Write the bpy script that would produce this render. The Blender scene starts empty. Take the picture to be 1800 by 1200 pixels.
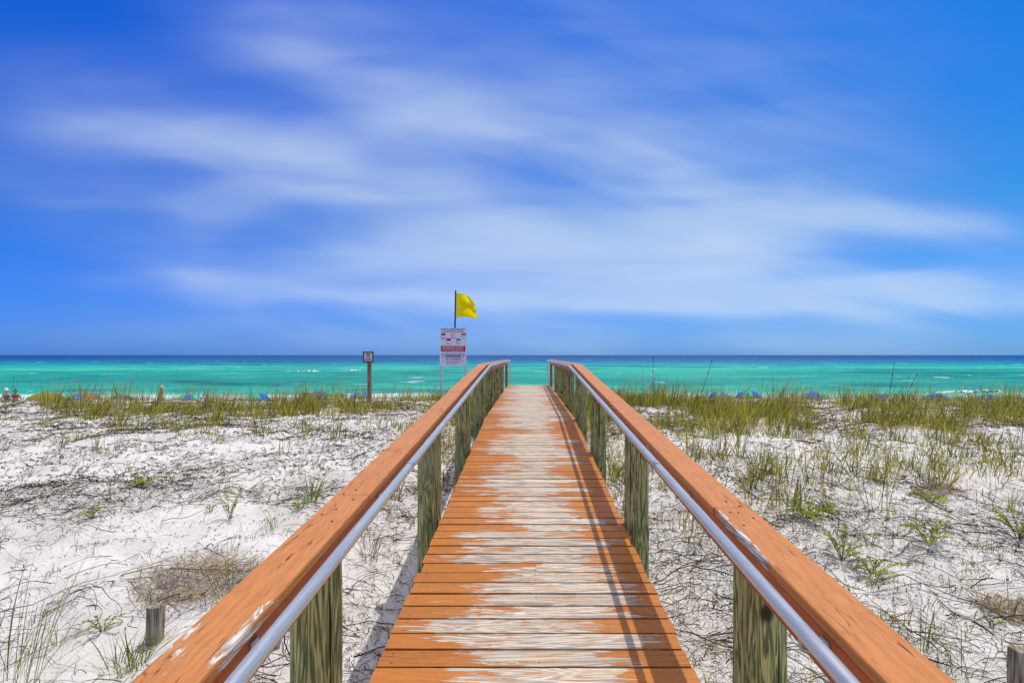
import bpy, bmesh, math, random
import numpy as np
from mathutils import Vector, Matrix

random.seed(7)
RNG = np.random.default_rng(11)
R = math.radians
scene = bpy.context.scene
col = scene.collection

# ------------------------------------------------------------------ camera
EYE = 5.5                       # eye height above the sea (sea level is z = 0)
CAMX = -0.03
F = 1000.0                      # focal length in pixels of the 1800 px wide photograph (20 mm)
HX, HY = 928.0, 624.0           # pixel of the walkway direction / horizon
cd = bpy.data.cameras.new('camera')
cam = bpy.data.objects.new('camera', cd)
col.objects.link(cam)
cam.location = (CAMX, 0, EYE)
cam.rotation_euler = (R(90), 0, 0)
cd.sensor_width = 36
cd.lens = 20
cd.shift_x = -(HX - 900) / 1800
cd.shift_y = (HY - 600) / 1800
cd.clip_start = 0.05
cd.clip_end = 200000
scene.camera = cam

# ------------------------------------------------------------------ light
SUN = Vector((0.19, 0.25, 1.0)).normalized()
sl = bpy.data.lights.new('sun', 'SUN')
sun = bpy.data.objects.new('sun', sl)
col.objects.link(sun)
sl.energy = 2.9
sl.angle = R(0.5)
sl.color = (1.0, 0.955, 0.88)
sun.rotation_euler = SUN.to_track_quat('Z', 'Y').to_euler()
sun.location = (20, 20, 60)

scene.view_settings.view_transform = 'Standard'
scene.view_settings.look = 'None'
scene.view_settings.exposure = 0.0
scene.view_settings.gamma = 1.0


class NT:
    """small helper that writes node trees"""
    def __init__(self, tree):
        self.t = tree
        self.n = tree.nodes
        self.n.clear()

    def new(self, typ, **kw):
        nd = self.n.new(typ)
        for k, v in kw.items():
            setattr(nd, k, v)
        return nd

    def link(self, a, b):
        self.t.links.new(a, b)

    def put(self, sock, v):
        if isinstance(v, bpy.types.NodeSocket):
            self.link(v, sock)
        elif v is not None:
            if sock.type == 'RGBA' and not isinstance(v, (int, float)) and len(v) == 3:
                v = (*v, 1)
            sock.default_value = v

    def math(self, op, a, b=None, c=None, clamp=False):
        nd = self.new('ShaderNodeMath', operation=op, use_clamp=clamp)
        self.put(nd.inputs[0], a)
        self.put(nd.inputs[1], b)
        self.put(nd.inputs[2], c)
        return nd.outputs[0]

    def vmath(self, op, a, b=None):
        nd = self.new('ShaderNodeVectorMath', operation=op)
        self.put(nd.inputs[0], a)
        self.put(nd.inputs[1], b)
        return nd.outputs['Value'] if op in ('DOT_PRODUCT', 'LENGTH') else nd.outputs[0]

    def mix(self, f, a, b, blend='MIX'):
        nd = self.new('ShaderNodeMix', data_type='RGBA', blend_type=blend)
        self.put(nd.inputs[0], f)
        self.put(nd.inputs[6], a)
        self.put(nd.inputs[7], b)
        return nd.outputs[2]

    def mapping(self, v, loc=(0, 0, 0), rot=(0, 0, 0), scale=(1, 1, 1), typ='POINT'):
        nd = self.new('ShaderNodeMapping', vector_type=typ)
        self.put(nd.inputs[0], v)
        nd.inputs['Location'].default_value = loc
        nd.inputs['Rotation'].default_value = rot
        nd.inputs['Scale'].default_value = scale
        return nd.outputs[0]

    def noise(self, v, scale=5, detail=3, rough=.5, dist=0.0, out=0, lac=2.0):
        nd = self.new('ShaderNodeTexNoise')
        self.put(nd.inputs['Vector'], v)
        self.put(nd.inputs['Scale'], scale)
        nd.inputs['Detail'].default_value = detail
        nd.inputs['Roughness'].default_value = rough
        nd.inputs['Lacunarity'].default_value = lac
        self.put(nd.inputs['Distortion'], dist)
        return nd.outputs[out]

    def ramp(self, f, stops, interp='LINEAR'):
        nd = self.new('ShaderNodeValToRGB')
        self.put(nd.inputs[0], f)
        cr = nd.color_ramp
        cr.interpolation = interp
        while len(cr.elements) < len(stops):
            cr.elements.new(.5)
        for e, (p, c) in zip(cr.elements, stops):
            e.position = p
            e.color = (c, c, c, 1) if isinstance(c, (int, float)) else (*c, 1)
        return nd.outputs[0]

    def rng(self, v, a, b, c=0.0, d=1.0, smooth=True):
        nd = self.new('ShaderNodeMapRange', interpolation_type='SMOOTHSTEP' if smooth else 'LINEAR')
        self.put(nd.inputs[0], v)
        for i, x in enumerate((a, b, c, d)):
            self.put(nd.inputs[1 + i], x)
        return nd.outputs[0]

    def sep(self, v):
        nd = self.new('ShaderNodeSeparateXYZ')
        self.put(nd.inputs[0], v)
        return nd.outputs

    def comb(self, x, y, z):
        nd = self.new('ShaderNodeCombineXYZ')
        for i, q in enumerate((x, y, z)):
            self.put(nd.inputs[i], q)
        return nd.outputs[0]


# ------------------------------------------------------------------ sky
world = bpy.data.worlds.new('World')
scene.world = world
world.use_nodes = True
W = NT(world.node_tree)
wout = W.new('ShaderNodeOutputWorld')
bg = W.new('ShaderNodeBackground')
W.link(bg.outputs[0], wout.inputs[0])
SKY_STRENGTH = 0.1
bg.inputs[1].default_value = SKY_STRENGTH
sky = W.new('ShaderNodeTexSky', sky_type='NISHITA')
sky.sun_disc = False
sky.sun_elevation = math.asin(SUN.z)
sky.sun_rotation = math.atan2(SUN.x, SUN.y)
sky.altitude = 0
sky.air_density = 1.0
sky.dust_density = 0.3
sky.ozone_density = 3.0
tc = W.new('ShaderNodeTexCoord')
sx, sy, sz = W.sep(tc.outputs['Generated'])
ysafe = W.math('MAXIMUM', sy, 0.04)
uu = W.math('DIVIDE', sx, ysafe)
vv = W.math('DIVIDE', sz, ysafe)
uv = W.comb(uu, vv, 0.0)
# wind-drawn streaks: coordinates along and across lines that meet far on the right
along = W.math('SUBTRACT', 2.0, uu)
across = W.math('DIVIDE', W.math('ADD', vv, 0.12), W.math('MAXIMUM', along, 0.2))
wn = W.noise(W.comb(W.math('MULTIPLY', along, 1.6), W.math('MULTIPLY', across, 5.0), 3.1), 1.6, 2.5, .5, 0.3, out=1)
warp = W.vmath('MULTIPLY', W.vmath('SUBTRACT', wn, (.5, .5, .5)), (.14, .06, 0))
uvw = W.vmath('ADD', uv, warp)


def P(px, py):
    return ((px - HX) / F, (HY - py) / F)


# soft cloud banks: (x, y, half length, half height, tilt in degrees, weight), given in the 1800 x 1200 frame
blobs = [
    (40, 178, 300, 36, 9, .24), (60, 330, 260, 22, 8, .12), (330, 235, 200, 56, 20, .34), (530, 285, 170, 42, 19, .44), (740, 342, 180, 32, 14, .42), (960, 385, 220, 28, 8, .40), (1130, 400, 150, 24, 4, .22),
    (500, 40, 150, 90, 40, .24), (570, 150, 180, 80, 38, .34), (730, 200, 150, 60, 28, .40), (890, 243, 140, 34, 15, .52), (1040, 272, 130, 30, 10, .42), (1170, 285, 100, 34, 20, .40),
    (1220, 350, 150, 50, 24, .42), (1290, 395, 120, 44, 10, .26),
    (1500, 380, 170, 26, 5, .70), (1310, 418, 120, 28, 4, .62), (1620, 400, 110, 20, 4, .28),
    (1400, 505, 200, 18, -2, .52), (1120, 480, 200, 34, 2, .30), (1000, 533, 320, 10, 1, .50), (1560, 538, 340, 15, -1, .50), (1690, 490, 220, 26, -2, .30),
    (345, 488, 150, 13, 3, .46), (470, 516, 280, 11, 4, .28), (420, 350, 330, 80, 14, .32), (620, 405, 280, 40, 9, .26), (120, 350, 220, 60, 10, .10),
    (860, 440, 300, 44, 5, .24), (1150, 440, 300, 60, 2, .22), (1150, 130, 330, 150, 18, .24), (880, 60, 230, 100, 25, .20), (1280, 220, 260, 70, 12, .22), (1450, 120, 160, 160, 30, .10),
    (1350, 470, 520, 90, 0, .18), (700, 470, 600, 60, 2, .16), (1500, 580, 800, 55, 0, .34), (700, 590, 500, 50, 0, .26), (100, 560, 400, 60, 0, .08),
]
dens = None
for (bx, by, rx, ry, tilt, w) in blobs:
    cx, cy = P(bx, by)
    m = W.mapping(uvw, loc=(cx, cy, 0), rot=(0, 0, -R(tilt)), scale=(rx / F * 1.25, ry / F * 1.35, 1), typ='TEXTURE')
    d2 = W.vmath('DOT_PRODUCT', m, m)
    g = W.math('MULTIPLY', W.math('POWER', 2.718, W.math('MULTIPLY', d2, -0.8)), w)
    dens = g if dens is None else W.math('ADD', dens, g)
st1 = W.noise(W.comb(W.math('MULTIPLY', along, 1.1), W.math('MULTIPLY', across, 10.5), 0.0), 1.5, 2.8, .48, 0.4)
st2 = W.noise(W.comb(W.math('MULTIPLY', uu, 1.3), W.math('MULTIPLY', vv, 6.0), 5.0), 2.0, 2, .45, 0.4)
streak = W.math('ADD', W.rng(st1, .26, .74, .60, 1.18), W.rng(st2, .3, .7, -.22, .22))
dens = W.math('MULTIPLY', dens, streak)
# past one another the banks thicken less and less
dens = W.math('SUBTRACT', 1.0, W.math('POWER', 2.718, W.math('MULTIPLY', dens, -.80)))
# added bright white layer overhead, outside the frame, to fill the shadows
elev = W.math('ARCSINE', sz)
fill_veil = W.math('MULTIPLY', W.rng(elev, R(38), R(52)), W.rng(W.noise(W.mapping(tc.outputs['Generated'], scale=(2, 5, 2)), 1.5, 3), .3, .6, .70, 1.0))
# clean deep-blue air: less of the white haze band that the sky model puts at the horizon
tint = W.ramp(W.rng(elev, 0.0, R(40), smooth=False), [(0, (.15, .53, 1.62)), (.10, (.16, .58, 1.50)), (.3, (.12, .65, 1.36)), (.6, (.07, .64, 1.58)), (1, (.06, .64, 1.80))])
side = W.rng(uu, -.95, .75)
tint = W.mix(1.0, tint, W.mix(side, (.60, .74, .93), (1.15, 1.12, .92)), 'MULTIPLY')
clear = W.mix(1.0, sky.outputs[0], tint, 'MULTIPLY')
K = 1 / SKY_STRENGTH
cloudcol = W.mix(W.rng(dens, .10, .62), tuple(K * c for c in (.31, .385, .84)), tuple(K * c for c in (.60, .72, .91)))
skycol = W.mix(W.math('MULTIPLY', W.math('MINIMUM', dens, .92), W.rng(sz, -.02, .0)), clear, cloudcol)
skycol = W.mix(fill_veil, skycol, tuple(K * c for c in (1.20, 1.18, 1.20)))
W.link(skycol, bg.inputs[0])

# ------------------------------------------------------------------ general helpers


def tag(o, label=None, cat=None, group=None, kind=None):
    if label: o['label'] = label
    if cat: o['category'] = cat
    if group: o['group'] = group
    if kind: o['kind'] = kind
    return o


def mesh_obj(name, verts, faces, mat, parent=None, smooth=False):
    me = bpy.data.meshes.new(name)
    if isinstance(verts, np.ndarray) and isinstance(faces, np.ndarray):
        nv, nf, k = len(verts), len(faces), faces.shape[1]
        me.vertices.add(nv)
        me.vertices.foreach_set('co', verts.astype(np.float32).ravel())
        me.loops.add(nf * k)
        me.loops.foreach_set('vertex_index', faces.astype(np.int32).ravel())
        me.polygons.add(nf)
        me.polygons.foreach_set('loop_start', np.arange(0, nf * k, k, dtype=np.int32))
        me.polygons.foreach_set('loop_total', np.full(nf, k, dtype=np.int32))
        me.update(calc_edges=True)
    else:
        me.from_pydata([tuple(v) for v in verts], [], [tuple(f) for f in faces])
        me.update()
    if smooth:
        me.polygons.foreach_set('use_smooth', np.ones(len(me.polygons), dtype=bool))
    if mat: me.materials.append(mat)
    o = bpy.data.objects.new(name, me)
    col.objects.link(o)
    if parent: o.parent = parent
    return o


def empty(name, loc, rz=0.0):
    o = bpy.data.objects.new(name, None)
    o.empty_display_size = .2
    o.location = loc
    o.rotation_euler = (0, 0, rz)
    col.objects.link(o)
    return o


def children_of(o):
    return [c for c in bpy.data.objects if c.parent is o]


class MB:
    """collects shapes into one mesh"""
    def __init__(self):
        self.v, self.f = [], []

    def add(self, v, f):
        b = len(self.v)
        self.v += [tuple(p) for p in v]
        self.f += [tuple(i + b for i in q) for q in f]

    def box(self, x0, x1, y0, y1, z0, z1, ch=0.0, M=None):
        """box; ch chamfers every edge"""
        if ch <= 0:
            v = [(x, y, z) for z in (z0, z1) for y in (y0, y1) for x in (x0, x1)]
            f = [(0, 2, 3, 1), (4, 5, 7, 6), (0, 1, 5, 4), (2, 6, 7, 3), (0, 4, 6, 2), (1, 3, 7, 5)]
        else:
            bm = bmesh.new()
            bmesh.ops.create_cube(bm, size=1)
            for q in bm.verts:
                q.co = Vector(((x0 + x1) / 2 + q.co.x * (x1 - x0), (y0 + y1) / 2 + q.co.y * (y1 - y0), (z0 + z1) / 2 + q.co.z * (z1 - z0)))
            bmesh.ops.bevel(bm, geom=bm.edges[:], offset=ch, segments=2, profile=.5, affect='EDGES')
            bm.verts.index_update()
            v = [q.co.copy() for q in bm.verts]
            f = [[q.index for q in p.verts] for p in bm.faces]
            bm.free()
        if M is not None: v = [M @ Vector(p) for p in v]
        self.add(v, f)

    def tube(self, pts, rad, n=10, caps=True):
        pts = [Vector(p) for p in pts]
        rads = rad if hasattr(rad, '__len__') else [rad] * len(pts)
        rings = []
        up = None
        for i, p in enumerate(pts):
            t = (pts[min(i + 1, len(pts) - 1)] - pts[max(i - 1, 0)]).normalized()
            if up is None:
                up = Vector((0, 0, 1)) if abs(t.z) < .9 else Vector((1, 0, 0))
            s = t.cross(up).normalized()
            up = s.cross(t).normalized()
            rings.append([p + (s * math.cos(a) + up * math.sin(a)) * rads[i] for a in (2 * math.pi * k / n for k in range(n))])
        v = [q for r in rings for q in r]
        f = []
        for i in range(len(pts) - 1):
            for k in range(n):
                a, b = i * n + k, i * n + (k + 1) % n
                f.append((a, b, b + n, a + n))
        if caps:
            f.append(tuple(range(n - 1, -1, -1)))
            f.append(tuple((len(pts) - 1) * n + k for k in range(n)))
        self.add(v, f)

    def sweep(self, path, section):
        """section: (x, dz) points, swept along (y, z) path points"""
        n = len(section)
        v = [(sx_, y, z + dz) for (y, z) in path for (sx_, dz) in section]
        f = []
        for i in range(len(path) - 1):
            for k in range(n):
                a, b = i * n + k, i * n + (k + 1) % n
                f.append((a, b, b + n, a + n))
        f.append(tuple(range(n - 1, -1, -1)))
        f.append(tuple((len(path) - 1) * n + k for k in range(n)))
        self.add(v, f)

    def build(self, name, mat, parent=None, smooth=False):
        o = mesh_obj(name, self.v, self.f, mat, parent, smooth)
        bm = bmesh.new()
        bm.from_mesh(o.data)
        bmesh.ops.recalc_face_normals(bm, faces=bm.faces[:])
        bm.to_mesh(o.data)
        bm.free()
        return o


def autosmooth(o, deg=40):
    me = o.data
    me.polygons.foreach_set('use_smooth', np.ones(len(me.polygons), dtype=bool))
    try:
        me.set_sharp_from_angle(angle=R(deg))
    except Exception:
        pass


# ------------------------------------------------------------------ value noise for shapes


def _h(ix, iy, s):
    n = (ix.astype(np.int64) * 374761393 + iy.astype(np.int64) * 668265263 + s * 974711) & 0x7fffffff
    n = ((n ^ (n >> 13)) * 1274126177) & 0x7fffffff
    n = (n ^ (n >> 16)) & 0xffff
    return n / 65535.0


def vnoise(x, y, s=0):
    x = np.asarray(x, float); y = np.asarray(y, float)
    ix, iy = np.floor(x), np.floor(y)
    fx, fy = x - ix, y - iy
    fx = fx * fx * (3 - 2 * fx); fy = fy * fy * (3 - 2 * fy)
    a, b = _h(ix, iy, s), _h(ix + 1, iy, s)
    c, d = _h(ix, iy + 1, s), _h(ix + 1, iy + 1, s)
    return (a + (b - a) * fx) * (1 - fy) + (c + (d - c) * fx) * fy


def fbm(x, y, s=0, o=3):
    t, amp, k = 0, 1, 0
    for i in range(o):
        t = t + amp * vnoise(x * 2 ** i, y * 2 ** i, s + i * 17)
        k += amp
        amp *= .5
    return t / k


# ------------------------------------------------------------------ terrain shape
PY = [-60, -10, 0, 3.5, 4.6, 7.2, 9.5, 12, 14, 16.5, 18.5, 21, 26, 32, 38, 45, 58, 76, 100, 160, 300, 3000]
PZ = [-2.6, -2.3, -2.22, -2.07, -1.88, -1.54, -1.36, -1.28, -1.27, -1.31, -1.45, -1.95, -2.9, -3.6, -4.0, -4.5, -5.05, -5.55, -6.2, -7.2, -9.5, -30]


def deck_rel(y):
    return np.where(np.asarray(y) < 9.5, -(1.66 - 0.064 * np.asarray(y)), -1.052)


def ground(x, y):
    x = np.asarray(x, float); y = np.asarray(y, float)
    # smooth profile through the control points (average of shifted linear interpolations)
    z = sum(np.interp(y + d, PY, PZ) for d in (-.8, -.4, 0, .4, .8)) / 5
    dune = np.clip((22 - y) / 4, 0, 1) * np.clip((y + 40) / 20, 0, 1)
    z = z + dune * ((fbm(x * .16 + 3, y * .22, 1, 3) - .5) * np.interp(y, [0, 9, 15], [.34, .26, .14]) + (vnoise(x * .9, y * .9, 5) - .5) * .10 + (vnoise(x * 2.6, y * 2.6, 6) - .5) * .07)
    fine = np.clip((20 - y) / 4, 0, 1) * np.clip((14 - abs(x)) / 3, 0, 1)
    z = z + fine * ((np.clip(vnoise(x * 5, y * 5, 8), .35, 1) - .6) * .05 - np.clip(vnoise(x * 3.1 + 9, y * 3.4, 18) - .68, 0, 1) * .22)
    # the sand is dug lower below the walkway
    near = np.clip((1.75 - abs(x)) / .7, 0, 1) * np.clip((y + 2) / 2, 0, 1) * np.clip((22 - y) / 1, 0, 1)
    cap_ = deck_rel(np.clip(y, -10, 25)) - .24 - .36 * np.clip((8.5 - y) / 4, 0, 1)
    z = np.where(near > 0, z * (1 - near) + np.minimum(z, cap_) * near, z)
    return EYE + z


def g1(x, y):
    return float(ground(np.array([x]), np.array([y]))[0])


def at(px, py, ymax=60):
    """the point of the ground that the photograph shows at a pixel"""
    u, v = (px - HX) / F, (HY - py) / F
    y = 1.5
    while y < ymax:
        if EYE + v * y <= g1(CAMX + u * y, y): break
        y += .02
    return CAMX + u * y, y


# ------------------------------------------------------------------ materials


def mat(name):
    m = bpy.data.materials.new(name)
    m.use_nodes = True
    t = NT(m.node_tree)
    out = t.new('ShaderNodeOutputMaterial')
    b = t.new('ShaderNodeBsdfPrincipled')
    t.link(b.outputs[0], out.inputs[0])
    t.b, t.out = b, out
    return m, t


def setp(t, color=None, rough=.6, metal=0.0, spec=.3):
    if color is not None: t.put(t.b.inputs['Base Color'], color)
    t.put(t.b.inputs['Roughness'], rough)
    t.put(t.b.inputs['Metallic'], metal)
    t.put(t.b.inputs['Specular IOR Level'], spec)


def bump(t, h, strength=.3, dist=.01):
    n = t.new('ShaderNodeBump')
    n.inputs['Strength'].default_value = strength
    n.inputs['Distance'].default_value = dist
    t.put(n.inputs['Height'], h)
    t.link(n.outputs[0], t.b.inputs['Normal'])


def objco(t):
    return t.new('ShaderNodeTexCoord').outputs['Object']


def plain(name, color, rough=.6, metal=0.0, spec=.3, var=.12, scale=12):
    m, t = mat(name)
    n = t.noise(objco(t), scale, 4, .6)
    c = t.mix(1.0, color, t.ramp(n, [(.25, 1 - var), (.75, 1 + var)]), 'MULTIPLY')
    setp(t, c, rough, metal, spec)
    return m


# sand
M_SAND, t = mat('white_sand')
co = objco(t)
n1 = t.noise(co, 1.4, 4, .55)
n2 = t.noise(co, 34, 5, .62)
n3 = t.noise(t.mapping(co, scale=(1, .6, 1)), 9, 5, .7)
base = t.mix(t.rng(n1, .35, .7), (.715, .68, .62), (.58, .545, .49))
specks = t.rng(n2, .57, .68, 0, .75)
base = t.mix(specks, base, (.42, .38, .33))
base = t.mix(t.rng(n3, .57, .70, 0, .5), base, (.40, .37, .33))
gy = t.sep(co)[1]
base = t.mix(t.rng(gy, 60, 74), base, (.48, .45, .40))
setp(t, base, .95, 0, .1)
bump(t, t.math('ADD', t.math('MULTIPLY', n3, .7), t.math('MULTIPLY', n2, .3)), .7, .05)


def wood_paint(name, paint, bare, wearfn, along='x', grain_dark=(.20, .15, .11)):
    """painted boards with the paint flaking to bare, grey wood"""
    m, t = mat(name)
    co = objco(t)
    isl = t.new('ShaderNodeNewGeometry').outputs['Random Per Island']
    off = t.comb(t.math('MULTIPLY', isl, 37.0), t.math('MULTIPLY', isl, 91.0), t.math('MULTIPLY', isl, 53.0))
    p = t.vmath('ADD', co, off)
    s = (1.0, 14.0, 14.0) if along == 'x' else (14.0, 1.0, 14.0)
    sl_ = (1.0, 46.0, 46.0) if along == 'x' else (46.0, 1.0, 46.0)
    fine = t.noise(t.mapping(p, scale=s), 6.0, 5, .65, .6)                      # fibre lines
    rings = t.noise(t.mapping(p, scale=tuple(q * .42 for q in s)), 1.7, 2, .5, .4)
    ring = t.math('FRACT', t.math('MULTIPLY', rings, 17.0))
    ring = t.rng(t.math('ABSOLUTE', t.math('SUBTRACT', ring, .5)), .0, .5)
    flake = t.noise(t.mapping(p, scale=(1.3, 16, 16) if along == 'x' else (22, 3.2, 22)), 2.6, 7, .72, .35)
    blot = t.noise(t.mapping(p, scale=(2.2, 6, 6) if along == 'x' else (6, 2.2, 6)), 1.6, 3, .5)
    wear = wearfn(t, co, isl)                                                   # about 0 .. 1
    k = t.math('ADD', t.math('ADD', t.math('MULTIPLY', t.math('SUBTRACT', flake, .5), 2.9), t.math('MULTIPLY', t.math('SUBTRACT', blot, .5), 1.9)), wear)
    mask = t.rng(k, .47, .57)
    thin = t.math('MULTIPLY', t.rng(t.noise(t.mapping(p, scale=(2.0, 34, 34) if along == 'x' else (34, 2.0, 34)), 2.0, 5, .7, .3), .53, .60), .62 if along == 'x' else .0)
    mask = t.math('SUBTRACT', mask, t.math('MULTIPLY', mask, thin))
    kr = .5 if along == 'x' else .18
    gr = t.math('ADD', t.math('MULTIPLY', ring, kr), t.math('MULTIPLY', fine, 1 - kr))
    bw = t.mix(t.rng(gr, .36, .60), grain_dark, bare)
    bw = t.mix(t.rng(t.noise(t.mapping(p, scale=sl_), 2.2, 3, .6, .3), .60, .70, 0, .8), bw, tuple(c * .42 for c in grain_dark))
    bw = t.mix(1.0, bw, t.ramp(t.math('FRACT', t.math('MULTIPLY', isl, 13.7)), [(0, .80), (1, 1.05)]), 'MULTIPLY')
    bw = t.mix(t.rng(t.noise(t.mapping(p, scale=s), 1.3, 3), .5, .72, 0, .55), bw, (bare[0] * .98, bare[1] * .82, bare[2] * .58))
    bw = t.mix(t.rng(flake, .46, .36, 0, .6), bw, tuple(c * 1.12 for c in bare))
    pc = t.mix(t.rng(fine, .30, .72, 0, .8), paint, tuple(c * .62 for c in paint))
    pc = t.mix(1.0, pc, t.ramp(isl, [(0, .86), (1, 1.1)]), 'MULTIPLY')
    pc = t.mix(t.rng(t.noise(t.mapping(p, scale=sl_), 2.2, 2, .5, .3), .70, .73), pc, (.14, .045, .014))   # cracks
    lc = t.noise(t.mapping(p, scale=(.55, 9, 9) if along == 'x' else (9, .55, 9)), 1.7, 4, .55, .25)
    lc = t.rng(t.math('ABSOLUTE', t.math('SUBTRACT', lc, .5)), .010, .003)
    lc = t.math('MULTIPLY', lc, t.rng(t.noise(p, 1.7, 2), .52, .60))
    pc = t.mix(t.math('MULTIPLY', lc, .85), pc, (.12, .04, .012))
    pc = t.mix(t.rng(t.noise(p, 5.5, 3), .35, .7, 0, .22), pc, tuple(c * .70 for c in paint))
    c = t.mix(mask, pc, bw)
    setp(t, c, t.mix(mask, (.5, .5, .5), (.8, .8, .8)), 0, .25)
    bump(t, t.math('ADD', t.math('MULTIPLY', fine, .5), t.math('MULTIPLY', mask, -.5)), .5, .004)
    return m


def deck_wear(t, co, isl):
    x, y, z = t.sep(co)
    r2 = t.new('ShaderNodeTexWhiteNoise', noise_dimensions='1D')
    t.put(r2.inputs['W'], t.math('MULTIPLY', isl, 771.0))
    r = r2.outputs[0]
    far = t.rng(y, 7.0, 12.0)
    left = t.math('ADD', t.math('MULTIPLY', t.math('SUBTRACT', r, .5), .55), t.math('ADD', -.50, t.math('MULTIPLY', far, -.14)))
    a = t.rng(t.math('SUBTRACT', x, left), -.36, .56)
    b = t.rng(t.math('SUBTRACT', x, t.math('ADD', .53, t.math('MULTIPLY', t.math('SUBTRACT', t.math('FRACT', t.math('MULTIPLY', isl, 5.7)), .5), .5))), .28, -.40)
    wv = t.math('MULTIPLY', a, b)
    # bands of boards that kept more paint
    band = t.rng(t.noise(t.comb(0.0, t.math('MULTIPLY', y, .55), 4.0), 1.0, 2), .56, .70, 0.0, .45)
    lo = t.math('ADD', -.30, t.math('MULTIPLY', t.math('FRACT', t.math('MULTIPLY', r, 7.3)), .24))
    return t.math('SUBTRACT', t.math('ADD', t.math('MULTIPLY', t.math('MULTIPLY', wv, t.math('ADD', 1.0, t.math('MULTIPLY', far, .25))), 1.16), lo), t.math('MULTIPLY', band, t.math('SUBTRACT', 1.0, far)))


M_DECK = wood_paint('flaking_deck_paint', (.56, .195, .030), (.66, .58, .46), deck_wear, 'x', (.36, .30, .23))


def rail_wear(t, co, isl):
    x, y, z = t.sep(co)
    near = t.rng(t.math('ABSOLUTE', t.math('SUBTRACT', y, 1.15)), .6, .1, 0, .45)
    left = t.rng(x, .2, -.2)
    spots = t.rng(t.noise(co, 1.3, 2), .5, .7, 0, .26)
    strip = t.rng(t.math('ABSOLUTE', x), .746, .726)
    split = t.math('MULTIPLY', t.rng(t.math('ABSOLUTE', t.math('SUBTRACT', y, 2.02)), .34, .18, 0, .75), t.rng(x, -.1, .1))     # raw split edge of one right-hand board
    edge = t.math('MULTIPLY', strip, t.math('ADD', split, t.rng(t.noise(co, .9, 1), .5, .66, 0, .2)))
    return t.math('ADD', t.math('ADD', t.math('MULTIPLY', near, left), edge), t.math('ADD', spots, -.24))


M_RAIL = wood_paint('rail_paint', (.62, .235, .060), (.68, .65, .60), rail_wear, 'y')


def side_wear(t, co, isl):
    return t.math('ADD', t.rng(t.noise(co, 1.3, 2), .5, .75, 0, .2), -.24)


M_RAIL_SHADED = wood_paint('shaded_rail_paint', (.50, .12, .035), (.55, .45, .38), side_wear, 'y')  # rail paint again, darker and redder: shade put into its colour

# treated posts
M_POST, t = mat('treated_post_wood')
co = objco(t)
rnd = t.new('ShaderNodeObjectInfo').outputs['Random']
off = t.comb(t.math('MULTIPLY', rnd, 40), t.math('MULTIPLY', rnd, 17), t.math('MULTIPLY', rnd, 29))
p = t.vmath('ADD', co, off)
q = t.noise(t.mapping(p, scale=(12.0, 12.0, .9)), 1.25, 4, .55, .5)
rg = t.math('FRACT', t.math('MULTIPLY', q, 10.0))
rg = t.rng(t.math('ABSOLUTE', t.math('SUBTRACT', rg, .5)), .05, .42)
fib = t.noise(t.mapping(p, scale=(40, 40, 1.3)), 3, 5, .65)
bl = t.noise(t.mapping(p, scale=(2, 2, 1)), 2.0, 3)
c = t.mix(rg, (.14, .145, .045), (.60, .53, .19))
c = t.mix(t.rng(fib, .42, .66, 0, .75), c, (.13, .16, .06))
c = t.mix(t.rng(bl, .5, .72, 0, .5), c, (.30, .33, .17))
vk = t.new('ShaderNodeTexVoronoi')
t.put(vk.inputs['Vector'], t.mapping(p, scale=(3.2, 3.2, 2.0)))
vk.inputs['Scale'].default_value = 1.0
c = t.mix(t.rng(vk.outputs['Distance'], .11, .06), c, (.06, .045, .02))
c = t.mix(t.rng(t.noise(t.mapping(p, scale=(34, 34, .6)), 1.6, 3), .64, .67), c, (.025, .025, .012))
setp(t, c, .8, 0, .15)
bump(t, t.math('ADD', rg, fib), .35, .006)

# galvanised pipe
M_PIPE, t = mat('galvanised_pipe')
co = objco(t)
n = t.noise(t.mapping(co, scale=(20, 1.2, 20)), 3, 4, .6)
setp(t, t.mix(n, (.50, .49, .45), (.66, .65, .60)), t.rng(n, .3, .7, .24, .34), .55, .5)

M_STEEL = plain('grey_steel', (.42, .43, .44), .45, .7)
M_GREYWOOD, t = mat('weathered_grey_wood')
co = objco(t)
n = t.noise(t.mapping(co, scale=(26, 26, 1.5)), 3, 5, .65, .4)
setp(t, t.mix(t.rng(n, .35, .65), (.12, .095, .06), (.46, .40, .30)), .9, 0, .1)
bump(t, n, .6, .006)
M_BROWNPOST, t = mat('brown_stained_post')
co = objco(t)
n = t.noise(t.mapping(co, scale=(26, 26, 1.5)), 3, 5, .65, .4)
setp(t, t.mix(t.rng(n, .3, .7), (.16, .09, .055), (.38, .24, .16)), .8, 0, .15)
M_FRAME = plain('brown_frame', (.18, .105, .085), .6)
M_SIGNWHITE = plain('white_sign_face', (.80, .76, .82), .5, 0, .3, .05, 6)
M_WHITEPOST = plain('white_metal_post', (.62, .60, .60), .45, .2, .4, .12, 9)
M_BLACK = plain('black_lettering', (.015, .015, .018), .6)
M_RED = plain('red_sign_print', (.55, .02, .025), .5, 0, .3, .06)
M_PURPLE = plain('purple_sign_print', (.16, .10, .52), .5, 0, .3, .06)
M_GREEN = plain('green_sign_print', (.01, .08, .04), .5)
M_YELLOWP = plain('yellow_sign_print', (.75, .70, .04), .5)
M_WHITE = plain('white_sign_print', (.8, .8, .8), .5, 0, .3, .03)
M_DARKPOLE = plain('dark_pole', (.022, .022, .024), .5)


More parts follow.
